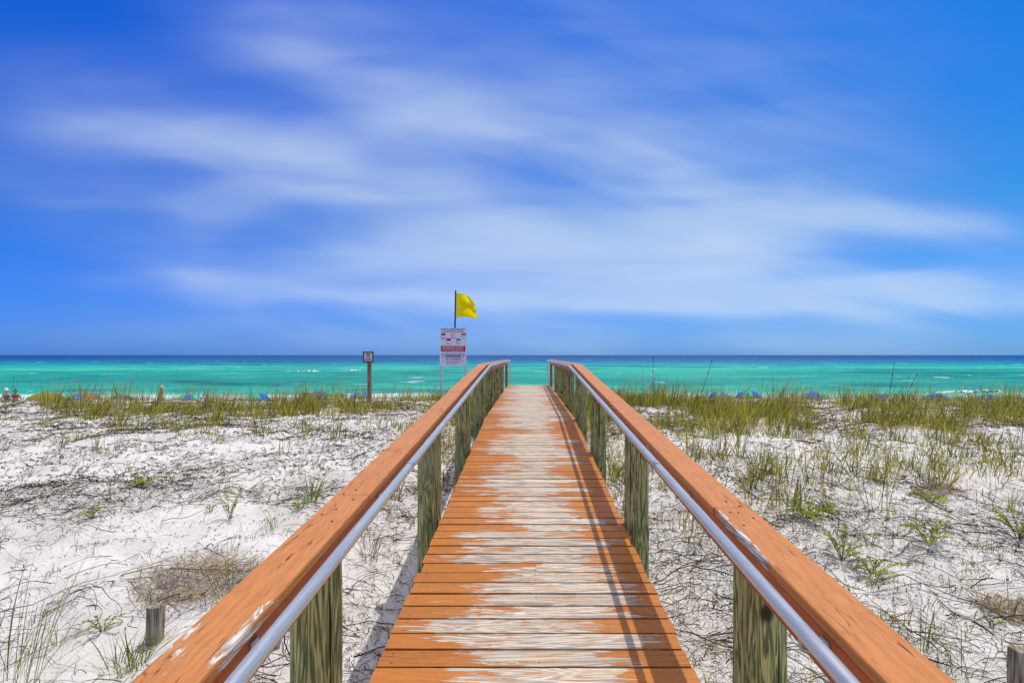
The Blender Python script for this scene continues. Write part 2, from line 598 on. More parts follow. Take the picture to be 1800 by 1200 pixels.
def grass_mat(name, stops, trans=.35):
    m, t = mat(name)
    isl = t.new('ShaderNodeNewGeometry').outputs['Random Per Island']
    co = objco(t)
    c = t.ramp(isl, stops)
    c = t.mix(1.0, c, t.ramp(t.noise(co, 2.3, 2), [(.34, .55), (.66, 1.4)]), 'MULTIPLY')
    setp(t, c, .55, 0, .25)
    tr = t.new('ShaderNodeBsdfTranslucent')
    t.put(tr.inputs[0], c)
    ms = t.new('ShaderNodeMixShader')
    ms.inputs[0].default_value = trans
    t.link(t.b.outputs[0], ms.inputs[1])
    t.link(tr.outputs[0], ms.inputs[2])
    t.link(ms.outputs[0], t.out.inputs[0])
    return m


M_GRASS = grass_mat('dune_grass', [(0, (.05, .08, .010)), (.16, (.22, .27, .016)), (.40, (.56, .52, .035)), (.52, (.08, .10, .012)), (.74, (.60, .46, .09)), (.9, (.22, .14, .05)), (1, (.04, .035, .02))])
M_GRASS_GREEN = grass_mat('green_grass', [(0, (.05, .10, .010)), (.4, (.17, .23, .018)), (.75, (.33, .36, .03)), (1, (.36, .30, .06))])
M_STRAW = grass_mat('dead_straw', [(0, (.10, .055, .02)), (.35, (.34, .21, .07)), (.75, (.50, .36, .15)), (1, (.16, .10, .04))], .15)
M_LEAF = grass_mat('beach_plant_leaf', [(0, (.12, .22, .010)), (.5, (.28, .38, .015)), (.85, (.42, .46, .02)), (1, (.5, .36, .03))], .35)
M_TWIG, t = mat('dead_twig')
isl = t.new('ShaderNodeNewGeometry').outputs['Random Per Island']
setp(t, t.ramp(isl, [(0, (.020, .015, .010)), (.4, (.06, .043, .026)), (.75, (.15, .105, .055)), (1, (.30, .22, .12))]), .9, 0, .1)

# sea
M_SEA, t = mat('sea_water')
co = objco(t)
x_, y_, z_ = t.sep(co)
wob = t.noise(t.comb(t.math('MULTIPLY', x_, .004), t.math('MULTIPLY', y_, .012), 0), 1.0, 4, .55)
yy = t.math('MULTIPLY', y_, t.math('ADD', 1.0, t.math('MULTIPLY', t.math('SUBTRACT', wob, .5), .75)))
yl = t.math('DIVIDE', t.math('SUBTRACT', t.math('LOGARITHM', yy, 10.0), math.log10(60)), 2.0)      # 60 m .. 6 km -> 0 .. 1


def yp(y): return (math.log10(y) - math.log10(60)) / 2


c = t.ramp(yl, [(yp(62), (.14, .50, .38)), (yp(78), (.030, .40, .26)), (yp(115), (.012, .255, .185)), (yp(180), (.013, .30, .22)), (yp(240), (.03, .40, .27)),
                (yp(300), (.012, .31, .29)), (yp(420), (.003, .185, .27)), (yp(640), (.001, .105, .25)), (yp(1200), (.001, .06, .21)), (yp(5500), (.001, .04, .16))])
# streaky swell: darker troughs, paler backs, at three sizes so that near and far water both show them
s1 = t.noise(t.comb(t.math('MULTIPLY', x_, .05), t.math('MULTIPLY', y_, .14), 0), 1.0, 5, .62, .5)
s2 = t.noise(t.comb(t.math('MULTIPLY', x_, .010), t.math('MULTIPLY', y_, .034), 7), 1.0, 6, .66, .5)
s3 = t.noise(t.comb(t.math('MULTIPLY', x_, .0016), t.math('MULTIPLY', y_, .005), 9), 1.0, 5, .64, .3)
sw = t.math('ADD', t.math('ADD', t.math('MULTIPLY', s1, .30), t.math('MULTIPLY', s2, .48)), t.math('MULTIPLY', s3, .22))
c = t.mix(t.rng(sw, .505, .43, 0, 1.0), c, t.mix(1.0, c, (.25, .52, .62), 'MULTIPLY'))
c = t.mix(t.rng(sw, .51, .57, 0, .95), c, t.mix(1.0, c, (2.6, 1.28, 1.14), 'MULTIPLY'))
# foam: white caps and the wash along the shore
f1 = t.noise(t.comb(t.math('MULTIPLY', x_, .10), t.math('MULTIPLY', y_, .30), 20), 1.0, 4, .55, .6)
f2 = t.noise(t.comb(t.math('MULTIPLY', x_, .018), t.math('MULTIPLY', y_, .05), 31), 1.0, 2, .5)
caps = t.math('MULTIPLY', t.rng(f1, .655, .69), t.rng(f2, .50, .60))
far_caps = t.noise(t.comb(t.math('MULTIPLY', x_, .03), t.math('MULTIPLY', y_, .045), 44), 1.0, 3, .6, .5)
caps = t.math('MAXIMUM', caps, t.math('MULTIPLY', t.rng(far_caps, .70, .73), t.rng(y_, 150, 260)))
washn = t.noise(t.comb(t.math('MULTIPLY', x_, .05), t.math('MULTIPLY', y_, .20), 3), 1.0, 5, .65, .5)
washlim = t.math('ADD', 74.0, t.math('MULTIPLY', t.math('SUBTRACT', t.noise(t.comb(t.math('MULTIPLY', x_, .03), 0, 2), 1.0, 3), .5), 26.0))
wash = t.math('MULTIPLY', t.rng(t.math('SUBTRACT', y_, washlim), 9.0, -2.0), t.rng(washn, .36, .5))
foam = t.math('MAXIMUM', caps, wash)
c = t.mix(foam, c, (.82, .86, .86))
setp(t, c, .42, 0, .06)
b1 = t.noise(t.comb(t.math('MULTIPLY', x_, .25), t.math('MULTIPLY', y_, .8), 0), 1.0, 5, .6)
bump(t, b1, .35, .6)

# ------------------------------------------------------------------ ground and sea


def axis(dense0, dense1, step, lo, hi, grow=1.16):
    a = list(np.arange(dense0, dense1, step))
    s = step
    q = a[-1]
    while q < hi:
        s *= grow
        q += s
        a.append(min(q, hi))
    s, q, pre = step, a[0], []
    while q > lo:
        s *= grow
        q -= s
        pre.append(max(q, lo))
    return np.array(pre[::-1] + a)


def grid(xs, ys, zf):
    X, Y = np.meshgrid(xs, ys)
    Z = zf(X, Y)
    v = np.stack([X.ravel(), Y.ravel(), Z.ravel()], 1)
    nx, ny = len(xs), len(ys)
    i = (np.arange(ny - 1)[:, None] * nx + np.arange(nx - 1)[None, :]).ravel()
    f = np.stack([i, i + 1, i + 1 + nx, i + nx], 1)
    return v, f


v, f = grid(axis(-10, 10, .075, -4000, 4000, 1.14), axis(1.2, 19, .075, -80, 3000, 1.12), ground)
o = mesh_obj('sand_ground', v, f, M_SAND, smooth=True)
tag(o, 'white sand dune sloping up to a ridge before the beach', 'sand', kind='structure')


def sea_z(X, Y):
    fade = np.clip((Y - 62) / 30, 0, 1) * np.clip((900 - Y) / 500, 0, 1)
    crest = fbm(X * .012 + Y * .01, Y * .02, 40, 3)
    ph = Y * .42 + (fbm(X * .02, Y * .03, 41, 3) - .5) * 9
    sw_ = np.sin(ph)
    z = np.sign(sw_) * abs(sw_) ** 1.5 * (.08 + .42 * np.clip(crest - .35, 0, 1))
    z = z + (fbm(X * .12, Y * .35, 50, 2) - .5) * .28
    return z * fade + .0


ys = np.concatenate([np.arange(56, 200, .75), np.geomspace(200, 900, 220)[1:], np.geomspace(900, 120000, 50)[1:]])
xs_n = np.concatenate([-np.geomspace(1200, 200000, 22)[::-1], -np.geomspace(160, 1200, 70)[::-1][:-1] if False else -np.geomspace(160, 1199, 70)[::-1], np.arange(-159, 160, 1.6), np.geomspace(160, 1199, 70), np.geomspace(1200, 200000, 22)])
v, f = grid(np.unique(xs_n), ys, sea_z)
o = mesh_obj('sea_water', v, f, M_SEA, smooth=True)
tag(o, 'turquoise sea turning deep blue towards the horizon', 'sea', kind='structure')

# breaking wave near the shore, right of the walkway
M_FOAM = plain('white_sea_foam', (.84, .87, .87), .8, 0, .1, .08, 2)


def breaker(bx0, by0, ln, hgt, wid, label):
    nu, nv_ = 150, 12
    vs = []
    for i in range(nu):
        for j in range(nv_):
            s_ = i / (nu - 1)
            q_ = j / (nv_ - 1)
            env = max(0, math.sin(math.pi * min(1, s_ * 1.02))) ** .6 * (.25 + .75 * s_)
            yy_ = by0 - wid * .43 + q_ * wid + math.sin(s_ * 9) * wid * .14
            h_ = env * (math.sin(math.pi * q_) ** .7) * hgt * (.55 + .9 * float(vnoise(np.array(i * .35), np.array(j * .6), 3)))
            vs.append((bx0 + s_ * ln, yy_, -.07 + h_))
    fs = [(i * nv_ + j, (i + 1) * nv_ + j, (i + 1) * nv_ + j + 1, i * nv_ + j + 1) for i in range(nu - 1) for j in range(nv_ - 1)
          if vnoise(np.array(i * .16 + by0), np.array(j * .33 + bx0), 77) > .36 + .25 * abs(j / 6 - 1)]
    o = mesh_obj('sea_foam', vs, fs, M_FOAM, smooth=True)
    tag(o, label, 'wave', kind='stuff')


breaker(58, 83, 13, .62, 2.8, 'white foam of a wave breaking near the shore on the right')
breaker(-82, 196, 10, .40, 6, 'small whitecap on the turquoise water left of the small sign')
breaker(-70, 210, 8, .28, 6, 'thin whitecap just beyond the larger one left of the signs')

# ------------------------------------------------------------------ boardwalk
bw = empty('boardwalk', (0, 0, 0))
tag(bw, 'orange painted wooden boardwalk with post rails leading to the sea', 'boardwalk')
Y0, YB, Y1 = -1.2, 9.5, 19.9
PITCH = .145


def deck_z(y): return EYE + float(deck_rel(y))


mb = MB()
y = Y0
k = 0
rr = random.Random(3)
while y < Y1 - .05:
    yc = y + PITCH / 2
    ang = math.atan(.064) if yc < YB else 0.0
    ext = [rr.uniform(-.008, .010) for _ in range(2)]
    if rr.random() < .08: ext[rr.randrange(2)] -= .02
    w = PITCH - rr.uniform(.011, .019)
    M = Matrix.Translation((0, yc, deck_z(yc) + rr.uniform(-.002, .002))) @ Matrix.Rotation(ang, 4, 'X') @ Matrix.Rotation(rr.uniform(-.0016, .0016), 4, 'Z') @ Matrix.Rotation(rr.uniform(-.0012, .0012), 4, 'Y')
    mb.box(-.75 - ext[0], .75 + ext[1], -w / 2, w / 2, -.036, 0, .004, M)
    y += PITCH
deck = mb.build('deck', M_DECK, bw)
# nail heads
mb = MB()
y = Y0
while y < 11:
    for sx_ in (-.69, .69, 0.02):
        for dy in (.035, .105):
            if rr.random() < .85:
                yq = y + dy + rr.uniform(-.008, .008)
                M = Matrix.Translation((sx_ + rr.uniform(-.012, .012), yq, deck_z(yq) + .0012))
                pts = [M @ Vector((math.cos(a) * .0045, math.sin(a) * .0045, 0)) for a in (j * math.pi / 3 for j in range(6))]
                mb.add(pts, [(0, 1, 2, 3, 4, 5)])
    y += PITCH
mb.build('nail_heads', M_BLACK, deck)['kind'] = 'stuff'
mb = MB()
for sx_ in (-.62, 0, .62):
    for (a, b) in ((Y0, YB), (YB + .01, Y1)):
        path = [(a, deck_z(a) - .044), (b, deck_z(b) - .044)]
        mb.sweep(path, [(sx_ - .02, 0), (sx_ + .02, 0), (sx_ + .02, -.19), (sx_ - .02, -.19)])
mb.build('stringer', M_BROWNPOST, deck)
# steps down to the beach
mb = MB()
for i in range(9):
    z = deck_z(19) - .17 * (i + 1)
    mb.box(-.72, .72, Y1 + .03 + i * .29, Y1 + .03 + i * .29 + .28, z - .04, z, .004)
steps = mb.build('steps', M_DECK, bw)


RAIL_H = .90


def rail_path(a, b, dz):
    ys_ = [a] + ([YB] if a < YB < b else []) + [b]
    return [(q, deck_z(q) + dz) for q in ys_]


def cap_section(s, x0, x1, th, r=.008):
    pts = [(x0 + r, 0), (x1 - r, 0), (x1 - r * .3, -r * .3), (x1, -r), (x1, -th + r), (x1 - r, -th), (x0 + r, -th), (x0, -th + r), (x0, -r), (x0 + r * .3, -r * .3)]
    return [(s * a, b) for a, b in pts]


side_posts = {-1: [-.15, 2.20, 4.72, 7.16, 9.45, 12.0, 14.5, 17.0], 1: [-.3, 2.16, 4.6, 7.1, 9.4, 11.9, 14.4, 16.9]}
seams = {-1: [2.46, 5.9, 8.75], 1: [2.30, 5.2, 7.45]}
# one post mesh: a round pile with a slightly uneven skin
mb = MB()
n, lv = 28, 26
vs, fs = [], []
for j in range(lv):
    z = -1.75 + 1.75 * j / (lv - 1)
    for i in range(n):
        a = 2 * math.pi * i / n
        r_ = .098 + .004 * float(vnoise(np.array(i * .5), np.array(j * .5), 9)) - .006 * j / lv
        if j == lv - 1: r_ -= .008
        vs.append((math.cos(a) * r_, math.sin(a) * r_, z))
for j in range(lv - 1):
    for i in range(n):
        a, b = j * n + i, j * n + (i + 1) % n
        fs.append((a, b, b + n, a + n))
fs.append(tuple((lv - 1) * n + i for i in range(n)))
post0 = None
for s in (-1, 1):
    # top board, in lengths butted at the seams
    cuts = [Y0] + seams[s] + [14.2, Y1]
    mb = MB()
    jr = random.Random(5 + s)
    for a, b in zip(cuts[:-1], cuts[1:]):
        dj = jr.uniform(-.003, .003)
        mb.sweep([(q, z + jr.uniform(-.001, .001)) for q, z in rail_path(a + .0025, b - .0025, RAIL_H)], cap_section(s, .72 + dj, .868 + dj, .038))
    cap_o = mb.build('top_rail', M_RAIL, bw)
    mb = MB()
    cuts = [Y0] + [q + 2.4 for q in seams[s]] + [Y1 - .02]
    for a, b in zip(cuts[:-1], cuts[1:]):
        mb.sweep(rail_path(a + .002, b - .002, RAIL_H - .0385), cap_section(s, .731, .768, .118, .005))
    side_o = mb.build('side_board', M_RAIL_SHADED, bw)
    # pipe handrail that turns down to the deck at its end
    path = [(s * .662, q, deck_z(q) + RAIL_H - .026) for q in (Y0, 2, 4, 6, 8)]
    zl = deck_z(12) + RAIL_H - .026
    path += [(s * .662, YB - .12, deck_z(YB - .12) + RAIL_H - .026), (s * .662, YB + .1, zl + .001), (s * .662, 12, zl), (s * .662, 16, zl), (s * .662, Y1 - .02, zl)]
    for i in range(1, 6):
        a = i * math.pi / 2 / 5
        path.append((s * .662, Y1 - .02 + .09 * math.sin(a), zl - .09 + .09 * math.cos(a)))
    path.append((s * (.662 if s < 0 else .68), Y1 + .07, deck_z(12) + .02))
    mb = MB()
    mb.tube(path, .0205, 20)
    pipe = mb.build('handrail', M_PIPE, bw, True)
    autosmooth(pipe, 50)
    for q in (3.05, 7.9, 14.0):
        mb = MB()
        zq = deck_z(q) + RAIL_H - .026
        dz_ = .064 * .03 if q < YB else 0
        mb.tube([(s * .662, q - .03, zq - dz_), (s * .662, q + .03, zq + dz_)], .0225, 18)
        autosmooth(mb.build('coupling', M_STEEL, pipe), 40)
    mb = MB()
    for yp_ in side_posts[s] + seams[s]:
        for dx_, dy_ in ((-.03, -.035), (.035, .04), (.0, .10)):
            yq, xq = yp_ + dy_ - .03, s * (.795 + dx_)
            zq = deck_z(yq) + RAIL_H + .0012
            mb.add([(xq + .0055 * math.cos(a * 1.0472), yq + .0055 * math.sin(a * 1.0472), zq + .064 * .0055 * math.sin(a * 1.0472) * (yq < YB)) for a in range(6)], [(0, 1, 2, 3, 4, 5)])
    mb.build('screw_heads', M_BLACK, cap_o)['kind'] = 'stuff'
    yb = 1.45
    while yb < Y1 - .3:
        z = deck_z(yb) + RAIL_H - .026
        mb = MB()
        mb.tube([(s * .732, yb, z - .055), (s * .695, yb, z - .062), (s * .668, yb, z - .05), (s * .663, yb, z - .018)], .007, 8)
        mb.box(min(s * .724, s * .731), max(s * .724, s * .731), yb - .02, yb + .02, z - .085, z - .03, .002)
        autosmooth(mb.build('bracket', M_STEEL, pipe), 40)
        yb += 1.22
    for yp_ in side_posts[s]:
        if post0 is None:
            post0 = mesh_obj('post', vs, fs, M_POST, bw, smooth=True)
            autosmooth(post0, 50)
            po = post0
        else:
            po = post0.copy()
            col.objects.link(po)
        po.parent = bw
        po.location = (s * .848, yp_, deck_z(yp_) + RAIL_H - .085)
        po.rotation_euler = (0, 0, random.uniform(0, 6.28))
    mb = MB()
    xa, xb = sorted((s * .735, s * .825))
    mb.box(xa, xb, Y1 - .11, Y1 - .022, deck_z(15) - .75, deck_z(15) + RAIL_H - .16, .006)
    ep = mb.build('end_post', M_RAIL_SHADED, bw)
    ep['label'] = 'square orange painted end post'

# ------------------------------------------------------------------ vegetation builders


def blades(base, az, length, lean, curve, width, seg=4, twist=None):
    """ribbons: base (N,3); returns vertices and quads"""
    N = len(base)
    tt = np.linspace(0, 1, seg + 1)
    vs = np.zeros((N, seg + 1, 2, 3))
    dx, dy = np.cos(az), np.sin(az)
    tw = az + np.pi / 2 if twist is None else twist
    wx, wy = np.cos(tw), np.sin(tw)
    for i, q in enumerate(tt):
        hor = length * (np.sin(lean) * q + curve * q * q)
        ver = length * (np.cos(lean) * q - .55 * curve * q ** 2.2)
        wd = width * (.75 + .5 * q if q < .35 else 1.15 * (1 - ((q - .35) / .65) ** 1.6) + .05) * .5
        for k_, sg in enumerate((-1, 1)):
            vs[:, i, k_, 0] = base[:, 0] + dx * hor + sg * wx * wd
            vs[:, i, k_, 1] = base[:, 1] + dy * hor + sg * wy * wd
            vs[:, i, k_, 2] = base[:, 2] + ver
    v = vs.reshape(-1, 3)
    nb = (seg + 1) * 2
    one = np.array([[2 * i, 2 * i + 1, 2 * i + 3, 2 * i + 2] for i in range(seg)])
    f = (one[None] + (np.arange(N) * nb)[:, None, None]).reshape(-1, 4)
    return v, f


def tuft_blades(rng, tx, ty, n_lo, n_hi, L, spread, width, leanmax=.5, curve=(.05, .5), zoff=-.02, wind=0.3):
    n = rng.integers(n_lo, n_hi + 1, len(tx))
    ix = np.repeat(np.arange(len(tx)), n)
    N = len(ix)
    a = rng.uniform(0, 2 * np.pi, N)
    r = spread[ix] * np.sqrt(rng.uniform(0, 1, N)) if hasattr(spread, '__len__') else spread * np.sqrt(rng.uniform(0, 1, N))
    x, y = tx[ix] + np.cos(a) * r, ty[ix] + np.sin(a) * r
    z = ground(x, y) + zoff
    ln = L[ix] * rng.uniform(.45, 1.15, N)
    az = a + rng.normal(0, .6, N)
    # the sea wind bends them to the right
    vx, vy = np.cos(az) + wind * 2, np.sin(az)
    az = np.arctan2(vy, vx)
    lean = np.abs(rng.normal(0, leanmax, N)).clip(0, 1.3)
    cv = rng.uniform(curve[0], curve[1], N)
    wd = width * rng.uniform(.6, 1.3, N)
    tw = np.where(rng.uniform(0, 1, N) < .6, rng.normal(0, .5, N), az + np.pi / 2)
    return blades(np.stack([x, y, z], 1), az, ln, lean, cv, wd, 4, tw)


def join(parts):
    vv_, ff_, b = [], [], 0
    for v, f in parts:
        vv_.append(v)
        ff_.append(f + b)
        b += len(v)
    return np.concatenate(vv_), np.concatenate(ff_)


def twigs(rng, x, y, L, rad, seg=5, lift=.03, wig=.5, head=None, stand=0.0):
    """thin crooked three-sided stems lying on (or poking out of) the sand"""
    N = len(x)
    h = rng.uniform(0, 2 * np.pi, N) if head is None else head
    pts = np.zeros((N, seg + 1, 3))
    px, py = x.copy(), y.copy()
    turn = rng.normal(0, wig, N)
    l0, l1 = rng.uniform(-.3, 1, N) * lift, rng.uniform(-.3, 1, N) * lift
    mid = rng.uniform(0, 1, N) * lift * 1.5
    st = rng.uniform(0, 1, N) * stand
    for i in range(seg + 1):
        q = i / seg
        pts[:, i, 0], pts[:, i, 1] = px, py
        pts[:, i, 2] = ground(px, py) + l0 * (1 - q) + l1 * q + mid * 4 * q * (1 - q) + .004 + st * L * q
        h = h + turn / seg + rng.normal(0, wig * .5, N)
        px = px + np.cos(h) * L / seg * (1 - .5 * stand)
        py = py + np.sin(h) * L / seg * (1 - .5 * stand)
    vs = np.zeros((N, seg + 1, 3, 3))
    for k_ in range(3):
        a = 2 * np.pi * k_ / 3 + .5
        for i in range(seg + 1):
            rr_ = rad * (1 - .65 * i / seg)
            vs[:, i, k_, 0] = pts[:, i, 0] + np.cos(a) * rr_ * np.sin(h)
            vs[:, i, k_, 1] = pts[:, i, 1] - np.cos(a) * rr_ * np.cos(h)
            vs[:, i, k_, 2] = pts[:, i, 2] + np.sin(a) * rr_
    v = vs.reshape(-1, 3)
    nb = (seg + 1) * 3
    one = np.array([[3 * i + k_, 3 * i + (k_ + 1) % 3, 3 * i + 3 + (k_ + 1) % 3, 3 * i + 3 + k_] for i in range(seg) for k_ in range(3)])
    f = (one[None] + (np.arange(N) * nb)[:, None, None]).reshape(-1, 4)
    return v, f


def scatter(rng, n, x0, x1, y0, y1, dens, perspective=True):
    """random points, denser near where they show large is not needed: uniform over the ground seen"""
    xs_, ys_ = [], []
    need = n
    while need > 0:
        m = max(need * 3, 200)
        y = rng.uniform(y0, y1, m)
        x = rng.uniform(x0, x1, m)
        ok = (rng.uniform(0, 1, m) < dens(x, y)) & (abs(x) > .80)
        x, y = x[ok][:need], y[ok][:need]
        xs_.append(x); ys_.append(y)
        need -= len(x)
    return np.concatenate(xs_), np.concatenate(ys_)


def in_view(x, y, m=1.5):
    return (x > -(.93 * y + m)) & (x < .875 * y + m)


# ------------------------------------------------------------------ dune grass on the ridge (nobody could count it)
rng = np.random.default_rng(21)


def gap(x, y): return np.where(x < -.862 * y, .06, 1.0)      # bare crest in front of the bathers


def d_left(x, y):
    cl = np.clip(fbm(x * .75, y * .9, 61, 2) * 3.8 - 1.35, 0.05, 1)
    band = np.clip((y - 9.2) / 3.0, 0, 1) * np.clip((15.6 - y) / 2, .16, 1)
    nearrail = np.exp(-((x + 2.2) / 1.6) ** 2) * np.clip((y - 7.8) / 2, 0, 1) * .8
    return np.clip(np.maximum(band, nearrail) * cl, 0, 1) * (x < -.98) * in_view(x, y, 4) * gap(x, y)


def d_right(x, y):
    cl = np.clip(fbm(x * .7, y * .9, 62, 2) * 3.8 - 1.30, 0.05, 1)
    band = np.clip((y - 5.2) / 6.5, 0, 1) ** 1.3 * np.clip((15.6 - y) / 2, .16, 1)
    nearrail = np.exp(-((x - 2.0) / 1.5) ** 2) * np.clip((y - 7.0) / 2, 0, 1) * .9
    return np.clip(np.maximum(band, nearrail) * cl, 0, 1) * (x > .98) * in_view(x, y, 4)


parts = []
for dens_, x0, x1, n in ((d_left, -24, -.95, 1050), (d_right, .95, 22, 2500)):
    tx, ty = scatter(rng, n, x0, x1, 5.0, 20.5, dens_)
    L = rng.gamma(6, .052, n).clip(.12, .66) * (1 + .35 * (fbm(tx, ty, 63, 1) > .6))
    parts.append(tuft_blades(rng, tx, ty, 9, 20, L, rng.uniform(.05, .20, n), .0085, .36, (.02, .38)))
# low mats between the tufts, along the walkway and on the crest
def d_mat(x, y): return np.clip(np.clip((y - 12.5) / 2, 0, 1) * (fbm(x * .6, y, 65, 2) * 2.4 - .7), 0, 1) * in_view(x, y, 4) * (abs(x) > .98) * gap(x, y)
tx, ty = scatter(rng, 420, -22, 21, 11.0, 14.6, d_mat)
parts.append(tuft_blades(rng, tx, ty, 8, 14, rng.uniform(.10, .24, len(tx)), .22, .011, .9, (.2, .7)))
# tall thin stalks standing above the crest
def d_tall(x, y): return np.clip(fbm(x * .5, y * .5, 66, 2) * 3 - 1.0, .02, 1) * in_view(x, y, 4) * (abs(x) > 1.0) * gap(x, y)
tx, ty = scatter(rng, 560, -22, 21, 12.5, 19.0, d_tall)
parts.append(tuft_blades(rng, tx, ty, 2, 5, rng.uniform(.45, .85, len(tx)), .10, .0075, .20, (.0, .28), wind=.5))
# beside the posts
for s in (-1, 1):
    ty = rng.uniform(6.5, 18.5, 170)
    tx = s * (1.0 + np.abs(rng.normal(0, .28, 170)))
    L = rng.uniform(.18, .42, 170) * np.clip((ty - 2) / 8, .5, 1.1)
    parts.append(tuft_blades(rng, tx, ty, 6, 14, L, .09, .008, .45, (.1, .6), wind=.1))
# fallen dark thatch under the tufts
v, f = join(parts)
o = mesh_obj('dune_grass', v, f, M_GRASS)
tag(o, 'olive green dune grass and sea oats covering the ridge', 'grass', kind='stuff')

# sea oats: tall stalks with drooping seed heads
def d_oats(x, y): return np.clip(fbm(x * .4, y * .5, 68, 2) * 3 - 1.1, .03, 1) * in_view(x, y, 3) * (abs(x) > 1.1) * gap(x, y) * np.clip((y - 9) / 6, .05, 1)
ox, oy = scatter(rng, 330, -20, 19, 9, 18.5, d_oats)
n = len(ox)
oz = ground(ox, oy) - .02
oL, oaz, olean, ocv = rng.uniform(.45, .95, n), rng.normal(.0, .5, n), np.abs(rng.normal(.08, .10, n)), rng.uniform(.10, .38, n)
parts = [blades(np.stack([ox, oy, oz], 1), oaz, oL, olean, ocv, np.full(n, .0065), 5, rng.normal(0, .6, n))]
rp = 11
qq = np.tile(np.linspace(.66, .99, rp), n)
L_, A_, le_, cv_ = (np.repeat(w_, rp) for w_ in (oL, oaz, olean, ocv))
hor = L_ * (np.sin(le_) * qq + cv_ * qq * qq)
ver = L_ * (np.cos(le_) * qq - .55 * cv_ * qq ** 2.2)
hb = np.stack([np.repeat(ox, rp) + np.cos(A_) * hor, np.repeat(oy, rp) + np.sin(A_) * hor, np.repeat(oz, rp) + ver], 1)
parts.append(blades(hb, A_ + rng.normal(0, .8, len(qq)), rng.uniform(.03, .075, len(qq)), rng.uniform(.9, 1.6, len(qq)), rng.uniform(.2, .7, len(qq)), rng.uniform(.010, .018, len(qq)), 2, rng.normal(0, .8, len(qq))))
v, f = join(parts)
o = mesh_obj('sea_oats', v, f, M_STRAW)
tag(o, 'tan sea oat stalks with drooping seed heads along the ridge', 'grass', kind='stuff')

# thin grass scattered over the open sand
def d_thin(x, y):
    return np.clip(fbm(x * .8, y * .8, 71, 2) * 2.4 - .85, .015, 1) * in_view(x, y, 2.2) * np.where(x > 0, 1.0, .55) * (1 - .9 * np.exp(-((x + 3.4) / 1.5) ** 2 - ((y - 5.6) / 1.4) ** 2))
tx, ty = scatter(rng, 1300, -13, 12, 2.6, 11.5, d_thin)
parts = [tuft_blades(rng, tx, ty, 2, 7, rng.uniform(.08, .30, len(tx)), .03, .0042, .38, (.0, .4))]
v, f = join(parts)
o = mesh_obj('sparse_grass', v, f, M_GRASS)
tag(o, 'thin single grass blades scattered over the white sand', 'grass', kind='stuff')

# dead stems, roots and litter on the sand
def clean(x, y): return 1 - .93 * np.exp(-((x + 3.3) / 1.35) ** 2 - ((y - 5.5) / 1.25) ** 2) - .6 * np.exp(-((x - 3.6) / .9) ** 2 - ((y - 4.6) / .8) ** 2)
def d_twig(x, y):
    d = np.clip(fbm(x * .7, y * .9, 81, 3) * 2.8 - .95, .03, 1)
    tangle = np.exp(-((x - 1.5) / .6) ** 2) * (y < 5.6) + .7 * np.exp(-((x + 1.35) / .5) ** 2) * (y < 7)
    return np.clip(np.maximum(d, tangle) * clean(x, y), 0, 1) * in_view(x, y, 2.2)
def d_far(x, y): return d_twig(x, y) * np.clip((y - 4) / 5, .05, 1)
parts = []
def flat_head(n, sd=.8): return rng.normal(0, sd, n) + np.where(rng.uniform(0, 1, n) < .5, 0, np.pi)
tx, ty = scatter(rng, 11500, -7.2, 7, 2.4, 7, d_twig)
n = len(tx)
parts.append(twigs(rng, tx, ty, rng.gamma(2, .05, n).clip(.02, .5), rng.uniform(.0012, .0038, n), 5, .03, .7, flat_head(n, 1.0)))
tx, ty = scatter(rng, 1050, -7.2, 7, 2.4, 8, d_twig)
n = len(tx)
parts.append(twigs(rng, tx, ty, rng.uniform(.2, .9, n), rng.uniform(.0018, .0058, n), 9, .045, .55, flat_head(n)))
tx, ty = scatter(rng, 25000, -15, 14, 6, 16.5, d_far)
n = len(tx)
parts.append(twigs(rng, tx, ty, rng.gamma(2, .045, n).clip(.03, .5), rng.uniform(.0025, .0075, n), 3, .02, .8, flat_head(n, .9)))
# crumbs and leaf bits: short and thick
tx, ty = scatter(rng, 27000, -15, 14, 2.4, 14, lambda x, y: np.clip(fbm(x * .9, y * 1.1, 83, 3) * 2.6 - .8, .06, 1) * (.25 + .75 * clean(x, y)).clip(.05, 1) * in_view(x, y, 2.2))
n = len(tx)
parts.append(twigs(rng, tx, ty, rng.uniform(.012, .045, n) * np.clip(ty / 6, .6, 1.5), rng.uniform(.0025, .0065, n) * np.clip(ty / 6, .6, 1.3), 2, .012, .6, flat_head(n)))
# small stems that stick up
tx, ty = scatter(rng, 2200, -13, 12, 2.6, 13, d_twig)
n = len(tx)
parts.append(twigs(rng, tx, ty, rng.uniform(.05, .2, n), rng.uniform(.001, .003, n) * np.clip(ty / 5, .8, 1.8), 3, .0, .5, None, 1.0))
v, f = join(parts)
o = mesh_obj('twig_litter', v, f, M_TWIG)
tag(o, 'dark dead stems, roots and bits of litter on the sand', 'litter', kind='stuff')

# ------------------------------------------------------------------ single plants one can point at


def grass_tuft(px, py, label, h=.4, n=26, spread=.06, lean=.35, width=.005, m=None, seed=0, wind=.15, curve=(.05, .45)):
    x, y = at(px, py)
    r_ = np.random.default_rng(seed + 500)
    v, f = tuft_blades(r_, np.array([x]), np.array([y]), n, n, np.array([h]), np.array([spread]), width, lean, curve, wind=wind)
    z = g1(x, y)
    v = v - np.array([x, y, z])
    o = mesh_obj('grass_tuft', v, f, m or M_GRASS_GREEN)
    o.location = (x, y, z)
    tag(o, label, 'grass', 'single grass tufts on the sand')
    return o


